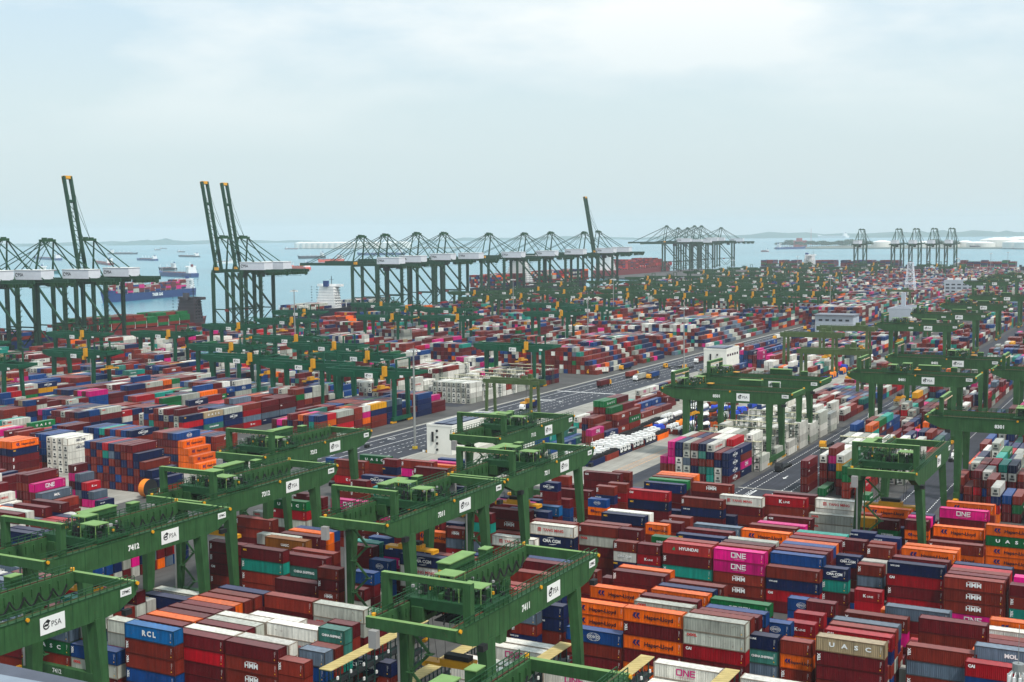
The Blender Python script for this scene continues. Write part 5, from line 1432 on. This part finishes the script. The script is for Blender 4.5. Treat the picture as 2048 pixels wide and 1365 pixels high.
# ---------------- ships
navyh=mat('ship_hull_blue',(18,54,112),.5,.08,.1); blackh=mat('ship_hull_black',(26,30,40),.5,.1,.1); redh=mat('ship_hull_red',(120,30,36),.5,.1,.1); orangeh=mat('ship_hull_orange',(220,80,50),.5,.1); shipw=mat('ship_white',(232,232,230),.5,.05); boot=mat('antifouling_red',(120,40,40),.6,.1); deckm=mat('deck_rust',(120,70,60),.7,.15); wake=mat('wake_foam',(186,212,214),.5,.1)
def ship(L_,B,fb,hull,kind='tanker',sup=shipw,supx=.06,suph=16,cargo=None,funnel=navyh,text_=None,seed=1,tiers=4):
    r=empty('ship'); R=random.Random(seed); o=MB(); n=14
    def half(t): return (B/2)*(1-max(0,(t-.78)/.22)**2)*(1 if t>.06 else .82+3*t)
    ts=[i/n for i in range(n+1)]
    rows=[]
    for z,k,sh in ((-4,.82,.0),(0,.93,.0),(fb,1,.0)):
        row=[]
        for t in ts:
            hb=half(t)*k; zz=z+(max(0,(t-.85)/.15)**2*fb*.45 if z==fb else 0); xx=t*L_+(fb*.5*max(0,(t-.9)/.1) if z==fb else 0)
            row.append((xx,-hb,zz))
        rows.append(row)
    V_=[]
    for row in rows: V_+=row
    for row in rows: V_+=[(x,-y,z) for x,y,z in row]
    m_=n+1; F=[]
    for q_ in range(2):
        for i in range(n):
            a=q_*m_+i; F.append((a,a+1,a+m_+1,a+m_)); b2=3*m_+a; F.append((b2,b2+m_,b2+m_+1,b2+1))
    for i in range(n): a=2*m_+i; b2=5*m_+i; F.append((a,a+1,b2+1,b2))
    F.append((0,m_,2*m_,5*m_,4*m_,3*m_)); o.v=V_; o.f=F; o.build('hull',hull,r)
    bt=MB(); 
    for i in range(n):
        for s_ in (-1,1):
            a=rows[1][i]; b2=rows[1][i+1]; p4=[(a[0],s_*abs(a[1])*1.005+s_*.05,-3),(b2[0],s_*abs(b2[1])*1.005+s_*.05,-3),(b2[0],s_*abs(b2[1])*1.01+s_*.05,-.6),(a[0],s_*abs(a[1])*1.01+s_*.05,-.6)]; bt.quad(*p4)
    bt.build('waterline_band',boot,r)
    x0=supx*L_; s_=MB(); lw=L_*.03+7
    for i in range(int(suph/3)): k=1-.04*i; s_.box(x0+.4*i,-B/2*.86*k,fb+i*3,x0+lw,B/2*.86*k,fb+i*3+2.7); s_.box(x0+.3*i,-B/2*.9*k,fb+i*3+2.7,x0+lw+.4,B/2*.9*k,fb+i*3+3)
    s_.box(x0+lw*.6,-B/2-1,fb+suph-2.6,x0+lw+.6,B/2+1,fb+suph); so_=s_.build('superstructure',sup,r)
    wn=MB()
    for i in range(1,int(suph/3)): 
        for j in range(6): y=-B/2*.7+j*B*.25; wn.box(x0+lw+.01,y,fb+i*3+1,x0+lw+.1,y+B*.06,fb+i*3+1.9)
        for sgn in (-1,):
            for j in range(3): wn.box(x0+2+j*lw*.28,-B/2*.9-.12,fb+i*3+1,x0+2.9+j*lw*.28,-B/2*.86-.0,fb+i*3+1.9)
    wn.build('window',glass,so_)
    MB().box(x0+.6,-B*.09,fb+suph*.9,x0+lw*.34,B*.09,fb+suph+4).build('funnel',funnel,r); MB().bar((x0+lw,0,fb+suph),(x0+lw,0,fb+suph+9),.5).bar((x0+lw,-3,fb+suph+5),(x0+lw,3,fb+suph+5),.3).build('mast',dark if kind!='tanker' else shipw,r)
    if kind=='tanker':
        d_=MB()
        for y in (-B*.18,0,B*.18): d_.cyl((x0+lw+4,y,fb+1.2),(L_*.9,y,fb+1.2),.35)
        for t in (.35,.5,.65,.8): d_.box(t*L_,-B*.35,fb,t*L_+2,B*.35,fb+2)
        d_.build('deck_pipes',deckm,r); MB().bar((L_*.55,0,fb),(L_*.55,0,fb+9),.6).bar((L_*.55,0,fb+9),(L_*.48,3,fb+6),.4).bar((L_*.93,0,fb+2),(L_*.93,0,fb+11),.4).build('deck_crane',shipw,r)
    elif kind=='bulk':
        d_=MB()
        for t in (.25,.4,.55,.7): d_.box(t*L_,-B*.32,fb,t*L_+L_*.1,B*.32,fb+2.4)
        d_.build('hatch_cover',deckm,r)
        for t in (.37,.53,.68): MB().bar((t*L_,0,fb),(t*L_,0,fb+12),1).bar((t*L_,0,fb+12),(t*L_+9,0,fb+7),.6).build('deck_crane',shipw,r)
    elif kind=='boxes':
        MB().box(L_*.9,-B*.2,fb,L_*.93,B*.2,fb+5).build('breakwater',hull,r)
        nb=int(L_*.9/14); nr=int(B/2.7)
        for j in range(nb):
            xx=4+j*14; vv=[]
            if xx<x0+lw+2 and xx+13>x0-1: continue
            h_=tiers[j%len(tiers)] if isinstance(tiers,(list,tuple)) else max(1,tiers+R.choice((-1,0,0)))
            m=MB(); cc=[]
            for i in range(nr):
                for q_ in range(max(0,h_-(1 if R.random()<.2 else 0))):
                    y=-nr*2.7/2+i*2.7; m.box(xx,y+.05,fb+1+q_*2.76,xx+12.6,y+2.65,fb+1+q_*2.76+2.7); k=R.choices(*cargo)[0]; cc+=[list(lin(PAL[k]))+[1]]*24
            if not m.v: continue
            me=m.mesh('container_load'); a=me.attributes.new('Col','FLOAT_COLOR','CORNER'); a.data.foreach_set('color',np.array(cc,dtype=np.float32).ravel()); mk('container_load',me,MATS['container_mass_paint'],r)
            MB().bar((xx-.8,-B*.45,fb),(xx-.8,-B*.45,fb+6),.6).bar((xx-.8,B*.45,fb),(xx-.8,B*.45,fb+6),.6).build('lashing_bridge',shipw,r)
    if text_: text_obj('lettering',text_,L_*.52,fb*.45,fb*.34,white,r,-B/2-.05,.04)
    MB().bar((L_*.97,0,fb),(L_*.97,0,fb+8),.4).build('foremast',shipw,r)
    return r
MIX=(list('bmnugwGor'),[5,5,4,2,2,2,2,1,2])
def put_ship(s,x,y,rz,lab,cat='ship',grp='ships on the water',z=-3):
    s.location=(x,y,z); s.rotation_euler.z=rz; tag(s,lab,cat,grp)
# boats under way or at anchor (stern and bow columns of the waterline in the photograph give range and length)
def by_px(xs,ys,xb,yb,lab,hull,kind,B,fb,suph,**k):
    a=unproj(xs,ys,-3);b2=unproj(xb,yb,-3); L_=(b2-a).length; rz=math.atan2(b2.y-a.y,b2.x-a.x)
    s=ship(L_,B,fb,hull,kind,suph=suph,**k); put_ship(s,a.x,a.y,rz,lab); return s
s=by_px(380,590,206,606,'blue container ship under way, white letters on its side, loaded with pink and brown boxes',navyh,'boxes',28,11,15,supx=.02,cargo=(list('mbpgnuw'),[4,4,2,3,2,1,1]),tiers=[5,5,5,4,4,4,3,3,2,2],text_=None)
for c in list(s.children):
    if c.name.startswith('lettering'): bpy.data.objects.remove(c)
o=text_obj('lettering','TIGER GAS',0,0,4.2,white,s,0,.05); L_=(unproj(206,606,-3)-unproj(380,590,-3)).length
o.rotation_euler.z=math.pi; o.location=(L_*.50,15.3,6.5)
by_px(390,555,320,552,'bright blue tanker with white bridge, in the water left of the raised boom pair',navyh,'tanker',24,9,16,funnel=redh)
by_px(352,541,319,542,'dark small tanker directly behind the bright blue one',blackh,'tanker',18,7,12)
by_px(120,521,68,518,'blue and red tanker seen through the left crane frames',navyh,'tanker',24,8,15)
by_px(313,522,274,521,'grey blue supply ship with crane, centre of the anchorage',navyh,'bulk',18,7,11)
by_px(218,509,275,509,'long low grey ship with masts near the horizon on the left',blackh,'bulk',26,7,16)
by_px(397,515,357,514,'white topped low tanker near the horizon, left of the raised booms',blackh,'tanker',20,6,11)
by_px(355,505,370,505,'tiny dark boat near the horizon above the low tanker',blackh,'tanker',10,4,7); by_px(309,501,321,501,'tiny boat farthest out on the left, nearer one',blackh,'tanker',10,4,6); by_px(320,498,334,498,'tiny boat farthest out on the left, farther one',blackh,'tanker',10,4,6)
by_px(222,531,193,527,'red tanker partly behind the first raised boom',redh,'tanker',22,7,14); by_px(82,546,118,548,'teal coaster with white deckhouse behind the left cranes',mat('ship_hull_teal',(40,110,110),.5,.1),'tanker',18,7,11)
by_px(468,527,430,528,'white and blue coaster between the two raised booms',shipw,'tanker',18,6,12); by_px(650,517,597,518,'dark tanker with red waterline left of the long crane row',blackh,'tanker',24,9,14)
by_px(685,523,637,525,'orange red tanker at the tip of the nearest lowered boom',orangeh,'tanker',20,8,13); by_px(617,540,585,538,'small orange red tanker behind the machinery houses of the raised pair',orangeh,'tanker',18,7,10)
by_px(570,499,596,499,'tiny red boat by the white tank island',redh,'tanker',12,5,6); by_px(810,510,716,511,'long bright blue ship behind the quay crane masts',navyh,'tanker',34,9,16); by_px(1225,507,1255,507,'pale ship seen below the raised boom far off',shipw,'tanker',20,8,10)
by_px(1537,504,1522,504,'little red tug on the far water',redh,'tanker',10,4,6); by_px(1552,499,1610,498,'blue and white ship moored below the far wooded point',navyh,'tanker',26,9,18); by_px(1240,478,1262,478,'faint white ship on the horizon',shipw,'tanker',26,12,16)
by_px(1695,476,1636,476,'long pale ship on the horizon right of the red building',shipw,'tanker',60,22,30); by_px(1978,496,1940,497,'tanker berthed before the white storage tanks',blackh,'tanker',30,9,18)
# moored along the quay
s=ship(175,28,11,redh,'boxes',sup=mat('dark_superstructure',(70,66,72),.6,.1),supx=.86,suph=24,funnel=mat('dark_superstructure',(70,66,72)),cargo=(list('GbmGb'),[5,3,3,2,1]),tiers=4,seed=4); put_ship(s,QR-20,757,H90,'dark red feeder ship at the quay stacked with green and brown boxes')
for c in s.children:
    pass
s=ship(190,30,12,blackh,'boxes',supx=.35,suph=26,cargo=(list('bgwun'),[3,3,2,2,1]),tiers=2,funnel=navyh,seed=5); put_ship(s,QR-22,1064,H90,'black hulled ship at the quay with a tall white superstructure and navy funnel')
s=ship(190,30,10,navyh,'boxes',supx=.45,suph=24,cargo=(list('bnmu'),[4,3,2,1]),tiers=2,seed=6); put_ship(s,QR-22,560,H90,'ship at the quay behind the leftmost cranes with white deckhouse')
s=ship(330,45,18,blackh,'boxes',supx=.3,suph=42,cargo=MIX,tiers=6,seed=7); put_ship(s,QR-28,1490,H90,'huge dark container ship at the quay behind the long crane row')
s=ship(380,48,14,redh,'boxes',supx=.03,suph=30,cargo=(list('rmbhno'),[2,5,5,1,1,0]),tiers=[2,2,2,3,6,7,7,7,6,6],seed=8); put_ship(s,-1062,2350,H90,'large ship full of red boxes by the far crane cluster')
s=ship(360,46,9,blackh,'boxes',supx=.28,suph=27,cargo=(list('mnnubGb'),[4,4,2,2,3,1,2]),tiers=[5,5,0,5,4,5,5,5,4,5],seed=9); put_ship(s,-880,2850,0,'long container ship behind the five end-on cranes, stern at left')
s=ship(150,30,9,blackh,'boxes',supx=.02,suph=10,cargo=(list('bGnm'),[4,2,2,2]),tiers=[4,5,4],seed=10); put_ship(s,-460,2852,0,'smaller container ship at the far right end of the harbour')
# ---------------- far shore: storage tanks, sheds and trees
tankm=mat('tank_white',(222,220,212),.6,.05,.01); shore=mat('far_shore',(120,124,112),.9,.1,.002)
def shoreline(x0,x1,y,deep,label=None):
    a=unproj(x0,y,-2);b2=unproj(x1,y,-2); d=(b2-a); nrm=Vector((-d.y,d.x,0)).normalized(); mb=MB(); pts=[a,b2,b2+nrm*deep,a+nrm*deep]; mb.prism([(v.x,v.y) for v in pts],-5,1.5); tag(mb.build('far_shore',shore),kind='structure'); return a,b2
shoreline(1548,2300,497.5,900); shoreline(598,760,498,300); shoreline(760,905,497,250)
for i,(x,y,rad,h) in enumerate(((1998,494,85,44),(2040,493,85,46),(2075,493,85,44),(1955,494.5,50,26),(1970,495,45,26),(2034,496.5,60,34),(2058,497,60,34),(1764,495,50,34),(1930,494,40,30),(1850,495,40,30))):
    p=unproj(x,y,0); o=empty('storage_tank',p); MB().cyl((0,0,0),(0,0,h*.75),rad,n=24).build('shell',tankm,o); MB().cyl((0,0,h*.75),(0,0,h),rad,rad*.3,n=24).build('dome',white,o); tag(o,'white storage tank on the far right shore, %s in size order'%od(i),'tank','storage tanks on the far shore')
for i in range(18):
    x=602+i*11.5+(12 if i>13 else 0); p=unproj(x,497,0); o=empty('storage_tank',p); MB().cyl((0,0,0),(0,0,34),44,n=16).build('shell',tankm,o); MB().cyl((0,0,34),(0,0,42),44,12,n=16).build('dome',white,o); tag(o,'small white tank on the low island behind the cranes, %s from left'%od(i),'tank','storage tanks on the island')
o=empty('red_building',unproj(1590,495,0)); MB().box(-8,0,0,50,40,34).build('wall',mat('faded_red_wall',(150,60,54),.7,.1,.02),o); MB().box(6,0,34,26,40,46).build('roof_house',mat('faded_red_wall',(150,60,54)),o); tag(o,'red building among trees on the far point','building')
o=empty('radio_mast',unproj(1622,491,0)); MB().bar((0,0,0),(0,0,95),3,3,1.5,1.5).build('pole',mat('mast_redwhite',(196,150,148),.6,.05),o); tag(o,'slender red and white radio mast on the far shore','mast')
o=empty('warehouse',unproj(1843,495,0)); MB().box(0,0,0,160,80,22).build('wall',tankm,o); MB().prism([(-5,-5),(165,-5),(165,85),(-5,85)],22,26).build('roof',white,o); tag(o,'pale low warehouse on the far right shore','building')
# trees along the far point
leaf=mat('far_leaves',(52,84,52),.8,.35,.08); bark=mat('bark',(84,66,50),.8,.1)
def tree(seed,h=26):
    R=random.Random(seed); r=empty('shore_tree'); MB().cyl((0,0,0),(0,0,h*.6),1.1,.5,n=6).bar((0,0,h*.4),(h*.2,0,h*.7),.6).bar((0,0,h*.45),(-h*.2,h*.1,h*.72),.6).build('trunk',bark,r); c=MB()
    for i in range(420):
        a=R.random()*6.28; t=R.random()**.6; ph=R.uniform(-.5,1)*1.3; rad=h*.55*t*math.cos(ph*.8); x,y,z=rad*math.cos(a)+R.gauss(0,1),rad*math.sin(a)+R.gauss(0,1),h*.65+h*.33*math.sin(ph)*t
        s_=h*.06*R.uniform(.7,1.6); u=Vector((R.gauss(0,1),R.gauss(0,1),R.gauss(0,1))).normalized()*s_; v2=Vector((R.gauss(0,1),R.gauss(0,1),R.gauss(0,1))).normalized()*s_; P0=Vector((x,y,z)); c.quad(tuple(P0-u),tuple(P0-v2),tuple(P0+u),tuple(P0+v2))
    c.build('crown',leaf,r); return r
pt=[tree(s_,30+4*s_) for s_ in range(3)]; R=random.Random(8); ut=set()
for i in range(46):
    x=1556+i*4.6 if i<40 else 1870+(i-40)*9; k=R.randrange(3); o=pt[k] if k not in ut else copy_tree(pt[k]); ut.add(k); o.location=unproj(x,R.uniform(492.5,496),0); s_=R.uniform(.6,1.0); o.scale=(s_*1.5,s_*1.5,s_); o.rotation_euler.z=R.random()*6
    tag(o,'faint tree on the far wooded point beyond the water','tree','trees on the far point')
# ---------------- smoke and haze
sm=MB(); 
def smoke(name,base,h,lab,r0,r1,lean,dens):
    mb=MB(); n=9
    pr=None; 
    for i in range(n):
        t=i/(n-1); c=(base[0]+lean[0]*t*t,base[1]+lean[1]*t*t,base[2]+h*t)
        if pr: mb.cyl(pr[0],c,pr[1],r0+(r1-r0)*t,n=10)
        pr=(c,r0+(r1-r0)*t)
    o=mb.build(name,None) if False else mk(name,mb.mesh(name)); m=bpy.data.materials.new(name); m.use_nodes=True; nn=m.node_tree; nn.nodes.clear(); ou=nn.nodes.new('ShaderNodeOutputMaterial'); pv=nn.nodes.new('ShaderNodeVolumePrincipled'); pv.inputs['Density'].default_value=dens; pv.inputs['Color'].default_value=(.25,.25,.27,1); nn.links.new(pv.outputs[0],ou.inputs['Volume']); o.data.materials.append(m); tag(o,lab,'smoke'); return o
HAZE=6.5e-5
hz=MB().box(-18500,-600,-8,9500,18600,230).build('haze',None) if False else mk('haze',MB().box(-18600,-1500,-8,18600,18800,235).mesh('haze'))
m=bpy.data.materials.new('haze'); m.use_nodes=True; nn=m.node_tree; nn.nodes.clear(); ou=nn.nodes.new('ShaderNodeOutputMaterial'); pv=nn.nodes.new('ShaderNodeVolumePrincipled'); pv.inputs['Density'].default_value=HAZE; pv.inputs['Color'].default_value=(.90,.96,.99,1); pv.inputs['Anisotropy'].default_value=.25; nn.links.new(pv.outputs[0],ou.inputs['Volume']); hz.data.materials.append(m)
tag(hz,'pale blue sea haze over the harbour',None,None,'stuff')
